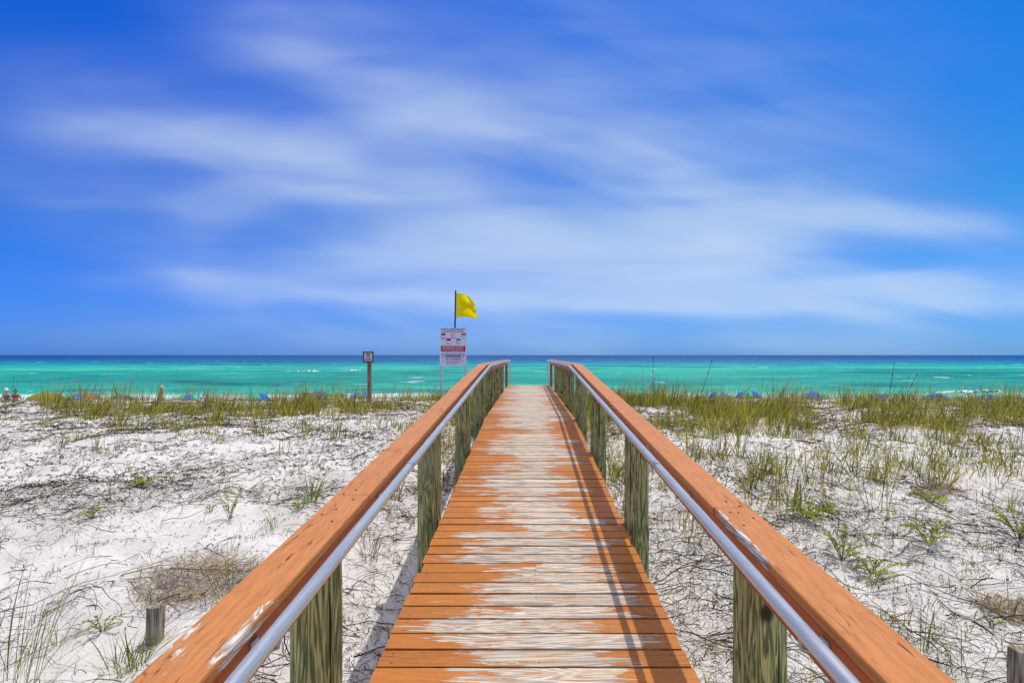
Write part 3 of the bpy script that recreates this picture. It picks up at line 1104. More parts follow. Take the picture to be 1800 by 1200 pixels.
def leafy(px, py, label, rad=.3, h=.14, stems=16, seed=0, upright=.35, leaf=.027, group='low leafy plants on the sand'):
    x, y = at(px, py)
    z = g1(x, y)
    rr_ = random.Random(seed + 900)
    ms, ml = MB(), MB()
    for i in range(stems):
        a = 2 * math.pi * i / stems + rr_.uniform(-.35, .35)
        ln = rad * rr_.uniform(.55, 1.1)
        up_ = h * rr_.uniform(.6, 1.2)
        pts = []
        for k_ in range(6):
            q = k_ / 5
            bx_, by_ = math.cos(a) * ln * q, math.sin(a) * ln * q
            zz = g1(x + bx_, y + by_) - z + up_ * (math.sin(q * math.pi * (.5 + .35 * (1 - upright)))) + .004
            pts.append(Vector((bx_ + rr_.uniform(-.01, .01), by_ + rr_.uniform(-.01, .01), zz if k_ else -.03)))
        ms.tube(pts, [.003 - .0018 * k_ / 5 for k_ in range(6)], 5)
        nl = int(ln / leaf * 3.4)
        for k_ in range(nl):
            q = .2 + .8 * k_ / nl
            fi = min(int(q * 5), 4)
            p_ = pts[fi].lerp(pts[fi + 1], q * 5 - fi)
            t_ = (pts[fi + 1] - pts[fi]).normalized()
            sd = t_.cross(Vector((0, 0, 1))).normalized() * (1 if k_ % 2 else -1)
            d_ = (t_ * rr_.uniform(.2, .8) + sd + Vector((0, 0, rr_.uniform(.1, .9)))).normalized()
            w_ = d_.cross(Vector((rr_.uniform(-1, 1), rr_.uniform(-1, 1), 1))).normalized()
            lf = leaf * rr_.uniform(.7, 1.3)
            ml.add([p_, p_ + d_ * lf * .5 + w_ * lf * .30 + Vector((0, 0, .002)), p_ + d_ * lf, p_ + d_ * lf * .5 - w_ * lf * .30 + Vector((0, 0, .002))], [(0, 1, 2, 3)])
    e = empty('beach_plant', (x, y, z))
    ms.build('stems', M_STRAW, e)
    mesh_obj('leaves', ml.v, ml.f, M_LEAF, e)
    tag(e, label, 'plant', group)
    return e


# right of the walkway
leafy(1635, 885, 'low leafy green plant on open sand, farthest up the right slope', .26, .11, 16, 1)
leafy(1632, 958, 'leafy green plant with branching sprigs on sand, below another leafy plant', .27, .16, 13, 2, .7)
leafy(1420, 912, 'yellowish green leafy plant by dead stems close to right rail', .27, .11, 15, 3)
leafy(1480, 985, 'upright leafy green plant standing next to the right rail', .22, .22, 12, 4, .9)
leafy(1535, 1010, 'low sprawling leafy plant beside the right rail on sand', .24, .09, 13, 5)
leafy(1790, 948, 'tall bright green leafy plant at the right edge of photo', .26, .22, 15, 6, .8)
leafy(1455, 898, 'small leafy sprig half hidden behind dead stems right of rail', .16, .10, 9, 7)
leafy(1745, 1105, 'tiny green seedling on bare sand near grey wooden stake', .07, .06, 6, 8, .8, .016)
# left of the walkway
leafy(405, 912, 'small upright green plant on sand between rail and grass', .15, .22, 8, 9, .9)
leafy(160, 912, 'small bright green plant alone on open white sand', .13, .07, 8, 10)
leafy(255, 852, 'flat green plant spreading on sand in the left dune', .22, .06, 10, 11, .3)
leafy(180, 1112, 'tiny vivid green sprig near the left wooden stake', .12, .08, 7, 12, .6, .018)
leafy(370, 1005 - 105, 'tiny green sprout on sand just left of upright plant', .07, .06, 5, 13, .6, .016)
leafy(525, 897, 'green sprout at the foot of a grass tuft by rail', .12, .12, 7, 14, .7)

grass_tuft(550, 882, 'dark green grass tuft standing alone left of the rail', .46, 44, .05, .26, .0055, seed=1)
grass_tuft(482, 930, 'small grass tuft with arching blades left of the rail', .26, 20, .03, .45, .0045, seed=2)
grass_tuft(15, 1190, 'tall wispy grass tuft in the bottom left corner of photo', .72, 38, .16, .38, .0042, seed=3, wind=.5, curve=(.0, .25))
grass_tuft(60, 1198, 'long thin grass leaning right at bottom left of photo', .85, 26, .14, .5, .0042, seed=4, wind=.8, curve=(.0, .22))
grass_tuft(215, 1185, 'green grass tuft below the left wooden stake', .36, 30, .10, .5, .005, seed=5)
grass_tuft(245, 1172, 'bright green grass tuft touching the left wooden stake', .34, 30, .06, .5, .006, seed=6)
grass_tuft(105, 790, 'lone grass tuft high on the left dune slope', .42, 20, .04, .3, .007, seed=7)
grass_tuft(170, 790, 'sparse dry grass tuft on left slope near lone tuft', .36, 12, .05, .4, .006, M_GRASS, 8)
grass_tuft(1640, 870 - 12, 'dry grass tuft with dark base on the right slope', .42, 30, .07, .38, .006, M_GRASS, 9)
grass_tuft(1660, 862, 'tan and green grass tuft beside dark based tuft on right slope', .44, 34, .07, .4, .006, M_GRASS, 10)
grass_tuft(1330, 845, 'green grass clump beside the right rail', .5, 40, .10, .3, .006, M_GRASS, 11)
grass_tuft(1360, 835, 'taller olive grass clump right of the clump beside the rail', .5, 34, .10, .3, .006, M_GRASS, 12)
grass_tuft(1530, 965, 'thin grass tuft among dead stems on the right slope', .30, 12, .03, .3, .0045, M_GRASS, 13)
grass_tuft(1775, 890, 'thin upright grass tuft at right edge above leafy plant', .42, 16, .05, .3, .005, M_GRASS, 14)
grass_tuft(1770, 1090, 'grass tuft growing from a heap of roots at right edge', .40, 16, .05, .25, .005, M_GRASS, 15)
grass_tuft(1620, 1150, 'long bladed grass tuft beside the right rail near bottom', .42, 18, .04, .5, .0052, seed=16, curve=(.1, .5))
grass_tuft(1700, 1198, 'thin long grass blades at bottom right near the stake', .42, 14, .10, .35, .0045, seed=17)
grass_tuft(1010, 735, 'green grass clump pushing against right deck edge', .42, 40, .10, .5, .007, seed=18)
grass_tuft(1075, 850, 'long pale grass arching beside the second right post', .62, 24, .06, .5, .007, seed=19, wind=-.1)
grass_tuft(400, 1050, 'yellow green grass tuft growing out of the brown heap of dead grass', .34, 26, .12, .6, .0055, seed=23)
grass_tuft(690, 880, 'grass clump under the left rail between two posts', .40, 40, .12, .4, .006, M_GRASS, 20)
grass_tuft(650, 985, 'yellow green grass tuft under left rail near first post', .34, 30, .07, .45, .005, M_GRASS, 21)
grass_tuft(1405, 1130, 'thin grass tuft on sand just right of nearest right post', .30, 16, .05, .5, .005, seed=22)

# heaps of dead grass


def dead_heap(px, py, label, rx, ry, h, n, seed):
    x, y = at(px, py)
    z = g1(x, y)
    r_ = np.random.default_rng(seed)
    a = r_.uniform(0, 2 * np.pi, n)
    q = np.sqrt(r_.uniform(0, 1, n))
    bx_, by_ = x + np.cos(a) * q * rx, y + np.sin(a) * q * ry
    top = h * (1 - q ** 2) * r_.uniform(.1, 1, n)
    base = np.stack([bx_, by_, ground(bx_, by_) + top], 1)
    v, f = blades(base, r_.uniform(0, 2 * np.pi, n), r_.uniform(.08, .28, n), r_.uniform(1.1, 1.7, n), r_.uniform(0, .25, n), r_.uniform(.003, .007, n), 3, r_.uniform(0, 6.28, n))
    v = v - np.array([x, y, z])
    o = mesh_obj('dead_grass_heap', v, f, M_STRAW)
    o.location = (x, y, z)
    tag(o, label, 'dead grass')


dead_heap(365, 1030, 'brown heap of dead grass on sand left of the rail', .55, .28, .24, 1200, 31)
dead_heap(1775, 1085, 'tangled heap of dead roots at the right edge', .22, .15, .10, 320, 32)
dead_heap(1650, 862, 'dead brown thatch at foot of grass on right slope', .30, .16, .06, 380, 33)

# wooden stakes


def stake(px_l, px_r, py_top, py_base, label, seed):
    x, y = at((px_l + px_r) / 2, py_base)
    w = (px_r - px_l) / F * y * .88
    h = EYE + (HY - py_top) / F * y - g1(x, y)
    rr_ = random.Random(seed)
    bm = bmesh.new()
    bmesh.ops.create_cube(bm, size=1)
    bmesh.ops.subdivide_edges(bm, edges=bm.edges[:], cuts=3, use_grid_fill=True)
    for q in bm.verts:
        top = q.co.z > .49
        q.co = Vector((q.co.x * w * (1 + .05 * rr_.uniform(-1, 1)), q.co.y * w * .8 * (1 + .05 * rr_.uniform(-1, 1)), (q.co.z + .5) * (h + .2) - .2 + (rr_.uniform(-.012, .008) if top else 0)))
    me = bpy.data.meshes.new('wooden_stake')
    bm.to_mesh(me)
    bm.free()
    me.materials.append(M_GREYWOOD)
    o = bpy.data.objects.new('wooden_stake', me)
    col.objects.link(o)
    o.location = (x, y, g1(x, y))
    o.rotation_euler = (rr_.uniform(-.03, .03), rr_.uniform(-.03, .03), rr_.uniform(-.2, .2))
    tag(o, label, 'stake', 'grey wooden stakes in the sand')


stake(259, 284, 1064, 1132, 'short weathered wooden stake in sand left of the boardwalk', 1)
stake(1779, 1815, 1140, 1230, 'weathered wooden stake in the bottom right corner of photo', 2)

# ------------------------------------------------------------------ signs and flag


def text_mesh(s, w, h, cx, cz, bold=0.0):
    """vertices and faces of a line of lettering, fitted to a width and height, facing -Y"""
    cu = bpy.data.curves.new('lettering', 'FONT')
    cu.body = s
    cu.offset = bold
    cu.resolution_u = 2
    ob = bpy.data.objects.new('lettering', cu)
    col.objects.link(ob)
    dg = bpy.context.evaluated_depsgraph_get()
    me = bpy.data.meshes.new_from_object(ob.evaluated_get(dg))
    vs = np.array([q.co for q in me.vertices])
    fs = [tuple(p.vertices) for p in me.polygons]
    bpy.data.objects.remove(ob)
    bpy.data.curves.remove(cu)
    bpy.data.meshes.remove(me)
    lo, hi = vs.min(0), vs.max(0)
    x = (vs[:, 0] - (lo[0] + hi[0]) / 2) / (hi[0] - lo[0]) * w + cx
    z = (vs[:, 1] - (lo[1] + hi[1]) / 2) / (hi[1] - lo[1]) * h + cz
    return [(a, 0, b) for a, b in zip(x, z)], fs


class Print:
    """flat print on a sign face, one mesh per colour, a few mm proud of the face"""
    def __init__(self, parent, y):
        self.p, self.y, self.m = parent, y, {}

    def mb(self, mt, lift=0.0):
        return self.m.setdefault((mt.name, round(lift, 4)), (mt, MB(), lift))[1]

    def text(self, mt, s, w, h, cx, cz, bold=.02, lift=0.0):
        v, f = text_mesh(s, w, h, cx, cz, bold)
        self.mb(mt, lift).add(v, f)

    def rect(self, mt, x0, x1, z0, z1, lift=0.0):
        self.mb(mt, lift).add([(x0, 0, z0), (x1, 0, z0), (x1, 0, z1), (x0, 0, z1)], [(0, 1, 2, 3)])

    def own(self, name, mt, x0, x1, z0, z1, lift=0.0):
        y = self.y - lift - .0008
        mesh_obj(name, [(x0, y, z0), (x1, y, z0), (x1, y, z1), (x0, y, z1)], [(0, 1, 2, 3)], mt, self.p)

    def done(self):
        for (nm, lf), (mt, mb_, lift) in self.m.items():
            mb_.v = [(a, self.y - lift, c) for a, b, c in mb_.v]
            mesh_obj('lettering', mb_.v, mb_.f, mt, self.p)


# flag warning sign
SY = 17.4
sxc = CAMX + (796.5 - HX) / F * SY
sw_ = 46.5 / F * SY
sz1 = EYE + (HY - 576) / F * SY
sz0 = EYE + (HY - 642.5) / F * SY
gz = g1(sxc, SY)
sg = empty('warning_sign', (sxc, SY, gz))
tag(sg, 'white beach flag warning sign on two posts left of the boardwalk', 'sign')
mb = MB()
mb.box(-sw_ / 2, sw_ / 2, -.012, .012, sz0 - gz, sz1 - gz, .003)
panel = mb.build('panel', M_SIGNWHITE, sg)
for s in (-1, 1):
    mb = MB()
    xa = s * (sw_ / 2 - .035)
    mb.box(xa - .03, xa + .03, .016, .076, -.5, sz1 - gz + .01, .005)
    mb.build('post', M_WHITEPOST, sg)
Hs = sz1 - sz0
zb = sz0 - gz
pr = Print(panel, -.0145)
def Z(q): return zb + Hs * (1 - q)       # fraction down the face
Ws = sw_
pr.text(M_BLACK, 'Emerald Coast Beach Safety', Ws * .92, Hs * .030, 0, Z(.028), .03)
pr.text(M_BLACK, 'Warning Flag Codes', Ws * .76, Hs * .042, 0, Z(.072), .03)
pr.rect(M_BLACK, -Ws * .45, Ws * .45, Z(.118), Z(.108))
for (fx, fz, mt, big, words) in ((-.44, .15, M_GREEN, 1, ('Low Hazard', 'Calm Conditions', 'Exercise Caution')), (-.06, .15, M_YELLOWP, 1, ('Medium Hazard', 'Moderate Surf')),
                                 (.33, .15, M_RED, 1, ('High Hazard', 'High Surf')), (-.24, .28, M_RED, 1.45, ('Water Closed to Public', 'No Swimming')), (.13, .29, M_PURPLE, 1, ('Dangerous', 'Marine Life'))):
    x0 = fx * Ws
    pr.rect(M_BLACK, x0 - .006, x0 + .004, Z(fz + .11), Z(fz - .01))
    pr.own('printed_flag', mt, x0 + .005, x0 + .005 + .15 * Ws, Z(fz + .045 * big), Z(fz))
    for i, wd in enumerate(words):
        pr.text(M_BLACK, wd, .15 * Ws * (1.6 if len(wd) > 18 else 1), Hs * .014, x0 + .075 * Ws, Z(fz + .105 * (1 if big == 1 else 1.25) + .024 * i), .02)
pr.rect(M_BLACK, -Ws * .46, Ws * .46, Z(.622), Z(.482))
pr.own('red_band', M_RED, -Ws * .45, Ws * .45, Z(.615), Z(.49), .002)
pr.text(M_WHITE, 'NO LIFEGUARD ON DUTY', Ws * .80, Hs * .045, 0, Z(.528), .025, .004)
pr.text(M_WHITE, 'SWIM AT YOUR OWN RISK', Ws * .78, Hs * .026, 0, Z(.585), .025, .004)
pr.text(M_BLACK, 'Know Your Surroundings & Conditions', Ws * .78, Hs * .022, 0, Z(.652), .02)
pr.rect(M_BLACK, -Ws * .46, Ws * .46, Z(.702), Z(.694))
for i, q in enumerate((.715, .738, .765)):
    pr.own('purple_stripe', M_PURPLE, -Ws * .30, Ws * .30, Z(q + .017), Z(q))
for s in (-1, 1):
    for i in range(4):
        a, b = sorted((s * Ws * .34, s * Ws * (.45 - .02 * i)))
        pr.rect(M_BLACK, a, b, Z(.728 + .026 * i), Z(.72 + .026 * i))
pr.text(M_RED, 'rip current', Ws * .58, Hs * .062, 0, Z(.828), .035)
pr.rect(M_BLACK, -Ws * .42, Ws * .42, Z(.888), Z(.881))
pr.rect(M_BLACK, -Ws * .26, Ws * .28, Z(.912), Z(.906))
pr.text(M_RED, '911', Ws * .14, Hs * .04, -Ws * .17, Z(.95), .03)
pr.text(M_BLACK, 'Emergency', Ws * .26, Hs * .022, Ws * .06, Z(.95), .02)
pr.done()

# flag pole behind the sign, and the flag
px_ = CAMX + (800 - HX) / F * (SY + .12)
ztop = EYE + (HY - 512) / F * (SY + .12)
lx, ly, lz = px_ - sxc, .09, ztop - gz
mb = MB()
mb.tube([(lx, ly, zb + Hs * .25), (lx, ly, zb + Hs), (lx + .02, ly, lz)], [.026, .025, .020], 12)
fpole = mb.build('flagpole', M_DARKPOLE, sg, True)
fpole['label'] = 'thin black flagpole rising behind the sign panel'
autosmooth(fpole, 50)
mb = MB()
mb.tube([(lx + .02, ly, lz - .004), (lx + .02, ly, lz + .01), (lx + .02, ly, lz + .03)], [.026, .03, .012], 12)
mb.build('finial', M_DARKPOLE, fpole, True)
mb = MB()
for q in (.32, .62, .92):
    mb.box(lx - .04, lx + .04, .0125, .066, zb + Hs * q - .02, zb + Hs * q + .02, .003)
mb.build('clamp', M_STEEL, fpole)['kind'] = 'stuff'
M_FLAG, t = mat('yellow_flag_cloth')
n = t.noise(objco(t), 9, 3)
setp(t, t.mix(n, (.92, .80, .003), (.85, .70, .003)), .6, 0, .2)
tr = t.new('ShaderNodeBsdfTranslucent')
tr.inputs[0].default_value = (1, .92, .004, 1)
ms = t.new('ShaderNodeMixShader')
ms.inputs[0].default_value = .5
t.link(t.b.outputs[0], ms.inputs[1])
t.link(tr.outputs[0], ms.inputs[2])
t.link(ms.outputs[0], t.out.inputs[0])
nu, nv2 = 44, 36
S = SY / F
vs = []
for i in range(nu + 1):
    for j in range(nv2 + 1):
        a, b = i / nu, j / nv2                       # a along the fly, b down the hoist
        topy = 3 + 1.0 * a + 16 * max(0, a - .42) ** 1.25 * 1.7     # outline in photo pixels, top corner folded over
        boty = 47 - 2.5 * math.sin(a * 3.1) + 1.5 * a
        xx = 1.2 + 37.5 * a - 7.5 * (1 - b) ** 1.2 * a ** 1.6 + 1.0 * math.sin(b * 5) * a
        zz = topy + (boty - topy) * b
        dy = .17 * math.sin(a * 5.5 + b * 3.4) * a ** .6 + .11 * math.sin(a * 3 - b * 7) * a ** .8 + .012 * math.sin(a * 13 + b * 9) * a
        vs.append((xx * S, dy, -zz * S))
fs = [(i * (nv2 + 1) + j, i * (nv2 + 1) + j + 1, (i + 1) * (nv2 + 1) + j + 1, (i + 1) * (nv2 + 1) + j) for i in range(nu) for j in range(nv2)]
fl = mesh_obj('flag', vs, fs, M_FLAG, smooth=True)
fl.location = (px_ + .02, SY + .09, ztop)
md = fl.modifiers.new('thick', 'SOLIDIFY')
md.thickness = .003
tag(fl, 'yellow flag flying from the black pole above the sign', 'flag')

# keep off dunes sign
KY = 15.2
kx = CAMX + (649.5 - HX) / F * KY
kz = g1(kx, KY)
ks = empty('dune_sign', (kx, KY, kz), R(-12))
tag(ks, 'small framed square sign on brown wooden post in dune grass', 'sign')
k1 = EYE + (HY - 617.5) / F * KY - kz
k0 = EYE + (HY - 637) / F * KY - kz
kw = 20 / F * KY
mb = MB()
mb.box(-.041, .041, -.05, .05, -.5, k1 - .03, .006)
mb.build('post', M_BROWNPOST, ks)
fw = .035
mb = MB()
mb.box(-kw / 2, kw / 2, -.088, -.051, k1 - fw, k1, .004)
mb.box(-kw / 2, kw / 2, -.088, -.051, k0, k0 + fw, .004)
mb.box(-kw / 2, -kw / 2 + fw, -.0865, -.0525, k0 + .003, k1 - .003, .004)
mb.box(kw / 2 - fw, kw / 2, -.0865, -.0525, k0 + .003, k1 - .003, .004)
mb.build('frame', M_FRAME, ks)
mb = MB()
mb.box(-kw / 2 + .02, kw / 2 - .02, -.070, -.055, k0 + .02, k1 - .02)
kp = mb.build('panel', M_SIGNWHITE, ks)
pr = Print(kp, -.0725)
kh = k1 - k0
pr.text(M_BLACK, 'KEEP', kw * .42, kh * .16, 0, k1 - kh * .26, .03)
pr.text(M_BLACK, 'OFF', kw * .34, kh * .15, 0, k1 - kh * .46, .03)
pr.text(M_BLACK, 'DUNES', kw * .54, kh * .15, 0, k1 - kh * .65, .03)
pr.rect(M_BLACK, -kw * .28, kw * .28, k1 - kh * .80, k1 - kh * .775)
pr.rect(M_BLACK, -kw * .18, kw * .18, k1 - kh * .86, k1 - kh * .838)
pr.done()

# ------------------------------------------------------------------ beach: umbrellas, chairs, poles, people
M_BLUE = plain('blue_canvas', (.004, .15, .80), .9, 0, .0)
M_TEAL = plain('green_canvas', (.02, .58, .36), .7, 0, .15)
M_RUST = plain('red_canvas', (.75, .08, .05), .7, 0, .15)
M_OLIVE = plain('olive_canvas', (.26, .22, .04), .8, 0, .1)
M_NAVY = plain('navy_canvas', (.02, .035, .12), .7, 0, .15)
M_WOODPOLE = plain('pale_wood_pole', (.45, .32, .18), .6)


def umbrella(px, pytop, wpx, Yd, mats, label, tilt=(0, 0), start=0):
    x = CAMX + (px - HX) / F * Yd
    gz_ = g1(x, Yd)
    top = EYE + (HY - pytop + 2.0) / F * Yd
    rad = wpx / F * Yd / 2
    rise = rad * .55
    e = empty('beach_umbrella', (x, Yd, gz_))
    mb_ = MB()
    mb_.tube([(0, 0, -.3), (0, 0, top - gz_ + .03)], .017, 10)
    mb_.build('pole', M_WOODPOLE, e, True)
    n_, seg = 8, 6
    by = {}
    for g_ in range(n_):
        mt = mats[(g_ + start) % len(mats)]
        mb_ = by.setdefault(mt.name, (mt, MB()))[1]
        a0, a1 = 2 * math.pi * g_ / n_, 2 * math.pi * (g_ + 1) / n_
        vs_ = []
        for j in range(seg + 1):
            q = j / seg
            for a in (a0, (a0 + a1) / 2, a1):
                sag = .93 if a == (a0 + a1) / 2 else 1.0
                r_ = rad * math.sin(q * 1.35) / math.sin(1.35) * sag
                vs_.append((math.cos(a) * r_, math.sin(a) * r_, top - gz_ - rise * (1 - math.cos(q * 1.35)) / (1 - math.cos(1.35))))
        fs_ = [(3 * j + k_, 3 * j + k_ + 1, 3 * j + 4 + k_, 3 * j + 3 + k_) for j in range(seg) for k_ in range(2)]
        mb_.add(vs_, fs_)
    for nm, (mt, mb_) in by.items():
        o_ = mesh_obj('canopy', mb_.v, mb_.f, mt, e, True)
        o_.modifiers.new('thick', 'SOLIDIFY').thickness = .006
    e.rotation_euler = (R(tilt[0]), R(tilt[1]), 0)
    tag(e, label, 'umbrella', 'beach umbrellas behind the dune')
    return e


umbrella(81, 691, 58, 38, [M_OLIVE], 'large olive beach umbrella behind the dune on the left')
umbrella(145, 691.5, 60, 39, [M_RUST, M_BLUE, M_TEAL, M_BLUE], 'beach umbrella with red, green and blue panels right of olive umbrella', start=1)
umbrella(213, 696, 44, 41, [M_BLUE, M_NAVY], 'low dark blue umbrella right of the multicoloured umbrella')
umbrella(333, 694, 42, 41, [M_TEAL, M_BLUE], 'green and blue umbrella right of the man in straw hat', start=1)
umbrella(452, 693, 46, 41, [M_BLUE, M_TEAL, M_TEAL, M_BLUE], 'blue and green umbrella midway between straw hat man and small sign')
umbrella(592, 687.5, 38, 43, [M_TEAL], 'all green beach umbrella right of the blue beach chairs')
umbrella(634, 691, 38, 41, [M_TEAL, M_BLUE], 'green and blue umbrella just left of the small sign post')
umbrella(1264, 690, 38, 42, [M_TEAL, M_BLUE], 'green and blue umbrella nearest the boardwalk on its right', start=1)
umbrella(1316, 688, 48, 42, [M_BLUE, M_TEAL, M_BLUE, M_TEAL], 'blue and green umbrella, second to the right of the boardwalk', start=0)
umbrella(1432, 689.5, 48, 41, [M_TEAL, M_BLUE, M_BLUE], 'green and blue umbrella standing by itself on the right beach')
umbrella(1648, 694, 44, 40, [M_BLUE, M_NAVY], 'dark blue umbrella in front of the breaking wave')
umbrella(1738, 695, 40, 40, [M_TEAL, M_BLUE], 'green and blue umbrella below the breaking wave at right')


def beach_chair_parts(mt):
    """a folding beach chair facing +Y (the sea)"""
    e = empty('beach_chair', (0, 0, 0))
    fr = MB()
    for s in (-1, 1):
        fr.tube([(s * .28, .30, 0), (s * .28, -.32, .45)], .014, 8)
        fr.tube([(s * .28, -.30, 0), (s * .28, .34, .48), (s * .28, .30, .55)], .014, 8)
        fr.tube([(s * .28, -.14, .33), (s * .28, -.42, 1.0)], .014, 8)
        fr.tube([(s * .30, -.26, .56), (s * .30, .30, .56)], .018, 8)
    fr.tube([(-.28, -.42, 1.0), (.28, -.42, 1.0)], .014, 8)
    fr.build('frame', M_STEEL, e, True)
    mb_ = MB()
    M = Matrix.Translation((0, -.29, .68)) @ Matrix.Rotation(R(22.7), 4, 'X')
    mb_.box(-.26, .26, -.008, .008, -.34, .34, .004, M)
    mb_.build('backrest', mt, e)
    mb_ = MB()
    mb_.box(-.26, .26, -.16, .30, .325, .342, .004)
    mb_.build('seat', mt, e)
    return e


def place_chair(px, pytop, Yd, label, mt, rz=0):
    e = beach_chair_parts(mt)
    x = CAMX + (px - HX) / F * Yd
    top = EYE + (HY - pytop) / F * Yd
    e.location = (x, Yd, max(g1(x, Yd), top - 1.01))
    e.rotation_euler = (0, 0, rz)
    tag(e, label, 'beach chair', 'blue beach chairs behind the dune')


def yard_at(px, pytop, h):
    """distance at which a thing of height h standing on the beach reaches a pixel row"""
    y = 26.0
    while y < 60:
        x = CAMX + (px - HX) / F * y
        if g1(x, y) + h <= EYE + (HY - pytop) / F * y: return y
        y += .1
    return y


for px, py, lab, mt, rz in ((557, 690, 'bright blue beach chair, middle of the three by the umbrella', M_BLUE, .2), (573, 687.5, 'blue beach chair right beside the all green umbrella', M_BLUE, -.3),
                            (543, 688.5, 'navy beach chair, farthest from the green umbrella', M_NAVY, .4), (1541, 690.5, 'bright blue beach chair alone on the right beach', M_BLUE, .1)):
    place_chair(px, py, yard_at(px, py, 1.01), lab, mt, rz)


def pole(px0, py0, px1, py1, Yd, label, grp='thin dark poles on the beach', r=.022):
    x0, x1 = CAMX + (px0 - HX) / F * Yd, CAMX + (px1 - HX) / F * Yd
    z0, z1 = EYE + (HY - py0) / F * Yd, EYE + (HY - py1) / F * Yd
    gz_ = g1(x0, Yd)
    k_ = (z0 - gz_ + .3) / max(z1 - z0, .01)
    xb = x0 - (x1 - x0) * k_
    e = empty('thin_pole', (xb, Yd, gz_ - .3))
    mb_ = MB()
    d = Vector((x1 - xb, 0, z1 - gz_ + .3))
    mb_.tube([(0, 0, 0), d * .5, d], [r, r * .9, r * .55], 8)
    for q in (.35, .6, .8, .985):
        c_ = d * q
        mb_.tube([c_ - d.normalized() * .05, c_ + d.normalized() * .05], r * 1.25, 8)
    mb_.build('shaft', M_DARKPOLE, e, True)
    tag(e, label, 'pole', grp)


pole(1148, 700, 1148, 627, 30, 'tall upright dark pole nearest the right rail of boardwalk', r=.016)
pole(1232, 695, 1252, 632, 30, 'dark pole leaning right, next to the upright pole', r=.018)
pole(1563, 695, 1572, 637, 30, 'dark pole leaning slightly right beside a short leaning pole', r=.018)
pole(1592, 698, 1612, 658, 30, 'short dark pole leaning strongly right in the grass', r=.018)
pole(20.5, 692, 24.5, 663, 36, 'thin dark pole between the two women in swimwear', r=.014)

# people
M_SKIN = plain('tanned_skin', (.42, .21, .13), .55, 0, .3, .06, 5)
M_SKIN_B = plain('light_skin', (.52, .30, .21), .55, 0, .3, .06, 5)
M_HAIR = plain('dark_hair', (.02, .014, .012), .5)
M_SWIM = plain('dark_blue_swimsuit', (.03, .03, .20), .7)
M_BIKINI = plain('dark_bikini', (.03, .03, .06), .7)
M_SHORTS = plain('olive_shorts', (.09, .085, .045), .8)
M_HATW = plain('white_hat', (.78, .78, .76), .7)
M_HATS = plain('straw_hat', (.62, .50, .30), .8)
M_EYE = plain('dark_eye', (.02, .015, .012), .3)


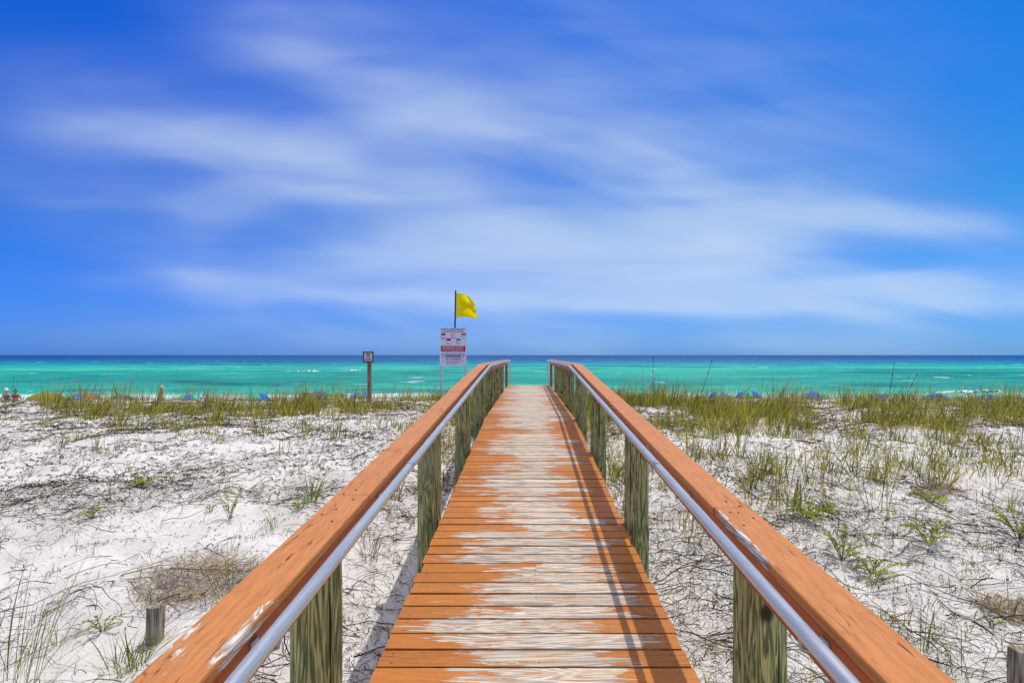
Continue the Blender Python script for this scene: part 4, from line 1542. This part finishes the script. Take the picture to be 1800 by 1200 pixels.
def person(px, pyhead, h, label, skin, rz, female, suit, hat, hair, arms, lean=0.0, stride=0.0):
    """a standing figure grown from a skeleton: local +Y is the way it faces"""
    Yd = yard_at(px, pyhead, h)
    x = CAMX + (px - HX) / F * Yd
    e = empty('person', (x, Yd, g1(x, Yd)), rz)
    k_ = h / 1.75
    sh, hp = (.175, .115) if female else (.20, .105)
    V, E, Rd = [], [], []

    def add(p, r, prev=None):
        V.append(Vector(p) * k_)
        Rd.append((r[0] * k_, r[1] * k_) if isinstance(r, tuple) else (r * k_, r * k_))
        if prev is not None: E.append((prev, len(V) - 1))
        return len(V) - 1
    ly = lean
    pel = add((0, 0, .95), (.15, .11))
    wai = add((0, ly * .2, 1.10), (.118 if female else .135, .095), pel)
    che = add((0, ly * .55 + .005, 1.30), (.145 if female else .165, .115), wai)
    upc = add((0, ly * .8, 1.43), (.11, .085), che)
    nek = add((0, ly + .01, 1.51), .052, upc)
    jaw = add((0, ly + .03, 1.585), (.062, .072), nek)
    hed = add((0, ly + .03, 1.665), (.076, .092), jaw)
    crn = add((0, ly + .015, 1.725), (.05, .06), hed)
    nos = add((0, ly + .13, 1.625), .012, hed)
    for s in (-1, 1):
        add((s * .085, ly + .02, 1.64), .012, hed)
        hip = add((s * hp, 0, .90), .085, pel)
        st = stride * s
        kn = add((s * hp * 1.02, st * .5 + .015, .50), .056, hip)
        an = add((s * hp * .95, st * .85 - .015, .09), .036, kn)
        he = add((s * hp * .95, st * .85 - .03, .04), .036, an)
        add((s * hp * 1.05, st * .85 + .16, .03), .028, he)
        sho = add((s * sh, ly * .8, 1.42), .055, upc)
        (ex, ey, ez), (wx_, wy_, wz_) = arms[0 if s < 0 else 1]
        el = add((s * ex, ey, ez), .038, sho)
        wr = add((s * wx_, wy_, wz_), .026, el)
        d = (Vector((s * wx_, wy_, wz_)) - Vector((s * ex, ey, ez))).normalized()
        wp = Vector((s * wx_, wy_, wz_))
        pal = add(wp + d * .07, (.030, .018), wr)
        fwd = Vector((0, 1, 0)) - d * d.y
        fwd.normalize()
        for i_, (o_, L_) in enumerate(((-.03, .06), (-.01, .075), (.012, .072), (.032, .055))):
            f1_ = add(wp + d * (.07 + L_ * .6) + fwd * o_, .009, pal)
            add(wp + d * (.07 + L_ * 1.1) + fwd * o_ + Vector((-s * .012, 0, 0)), .008, f1_)
        th = add(wp + d * .055 + fwd * .045, .010, wr)
        add(wp + d * .09 + fwd * .06, .009, th)
    me = bpy.data.meshes.new('body')
    me.from_pydata(V, E, [])
    ob = bpy.data.objects.new('body', me)
    col.objects.link(ob)
    sk = ob.modifiers.new('skin', 'SKIN')
    sk.use_smooth_shade = True
    me.skin_vertices.new() if not me.skin_vertices else None
    for i_, q in enumerate(me.skin_vertices[0].data):
        q.radius = Rd[i_]
        q.use_root = i_ == 0
    ss = ob.modifiers.new('sub', 'SUBSURF')
    ss.levels = ss.render_levels = 2
    dg = bpy.context.evaluated_depsgraph_get()
    bme = bpy.data.meshes.new_from_object(ob.evaluated_get(dg))
    bpy.data.objects.remove(ob)
    bme.materials.clear()
    bme.materials.append(skin)
    body = bpy.data.objects.new('body', bme)
    col.objects.link(body)
    body.parent = e
    bme.polygons.foreach_set('use_smooth', np.ones(len(bme.polygons), dtype=bool))

    def garment(name, test, mt, off=.012):
        idx, vs_, fs_ = {}, [], []
        for p_ in bme.polygons:
            if test(p_.center / k_):
                q = []
                for i_ in p_.vertices:
                    if i_ not in idx:
                        idx[i_] = len(vs_)
                        vs_.append(bme.vertices[i_].co + bme.vertices[i_].normal * off)
                    q.append(idx[i_])
                fs_.append(q)
        if fs_:
            o_ = mesh_obj(name, vs_, fs_, mt, e, True)
            o_.modifiers.new('thick', 'SOLIDIFY').thickness = -.008
    for nm, test in suit[1]:
        garment(nm, test, suit[0])
    hz = 1.66 * k_
    if hair:
        garment('hair', (lambda c: c.z > 1.60 and (c.z > 1.70 or c.y < ly + .03)), M_HAIR, .016)
    if hat:
        mb_ = MB()
        pr_ = [(.0, .13), (.05, .125), (.085, .10), (.098, .04), (.10, .0), (hat[1], -.02), (hat[1], -.026), (.099, -.008)]
        n_ = 20
        vs_ = [(math.cos(2 * math.pi * i_ / n_) * r_ * k_, math.sin(2 * math.pi * i_ / n_) * r_ * k_ + (ly + .03) * k_, hz + .035 * k_ + z_q * k_) for (r_, z_q) in pr_ for i_ in range(n_)]
        fs_ = [(j * n_ + i_, j * n_ + (i_ + 1) % n_, (j + 1) * n_ + (i_ + 1) % n_, (j + 1) * n_ + i_) for j in range(len(pr_) - 1) for i_ in range(n_)]
        mesh_obj('hat', vs_, fs_, hat[0], e, True)
    for s in (-1, 1):
        mb_ = MB()
        mb_.tube([(s * .03 * k_, (ly + .108) * k_, 1.655 * k_), (s * .03 * k_, (ly + .122) * k_, 1.655 * k_)], [.012 * k_, .008 * k_], 8)
        mb_.build('eye', M_EYE, e, True)
    mb_ = MB()
    mb_.tube([(-.022 * k_, (ly + .10) * k_, 1.58 * k_), (0, (ly + .108) * k_, 1.577 * k_), (.022 * k_, (ly + .10) * k_, 1.58 * k_)], .006 * k_, 6)
    mb_.build('mouth', M_RUST, e, True)
    tag(e, label, 'person', 'people on the beach')
    return e


trunk_ = lambda c: abs(c.x) < .2
one_piece = (M_SWIM, [('swimsuit', lambda c: .88 < c.z < 1.38 and abs(c.x) < .17 and not (c.z > 1.33 and abs(c.x) < .03))])
bikini = (M_BIKINI, [('bikini_top', lambda c: 1.24 < c.z < 1.36 and abs(c.x) < .17), ('bikini_bottom', lambda c: .86 < c.z < 1.0 and abs(c.x) < .19)])
shorts = (M_SHORTS, [('shorts', lambda c: .52 < c.z < 1.02 and abs(c.x) < .24)])
person(11.5, 683.5, 1.68, 'woman in dark blue swimsuit and white hat standing behind dune', M_SKIN_B, math.pi, True, one_piece, (M_HATW, .13), True,
       (((.28, .02, 1.16), (.22, .14, .98)), ((.28, .02, 1.16), (.20, .16, 1.05))))
person(27.5, 684, 1.68, 'dark haired woman in dark bikini, left hand held out', M_SKIN, math.pi + .15, True, bikini, None, True,
       (((.32, .02, 1.18), (.52, .10, .98)), ((.27, .0, 1.17), (.27, .06, .94))))
person(281, 679, 1.78, 'shirtless man in straw hat walking along the beach', M_SKIN, -math.pi / 2 + .2, False, shorts, (M_HATS, .17), True,
       (((.27, -.06, 1.16), (.26, .05, .93)), ((.27, .06, 1.16), (.26, .16, .95))), .06, .16)
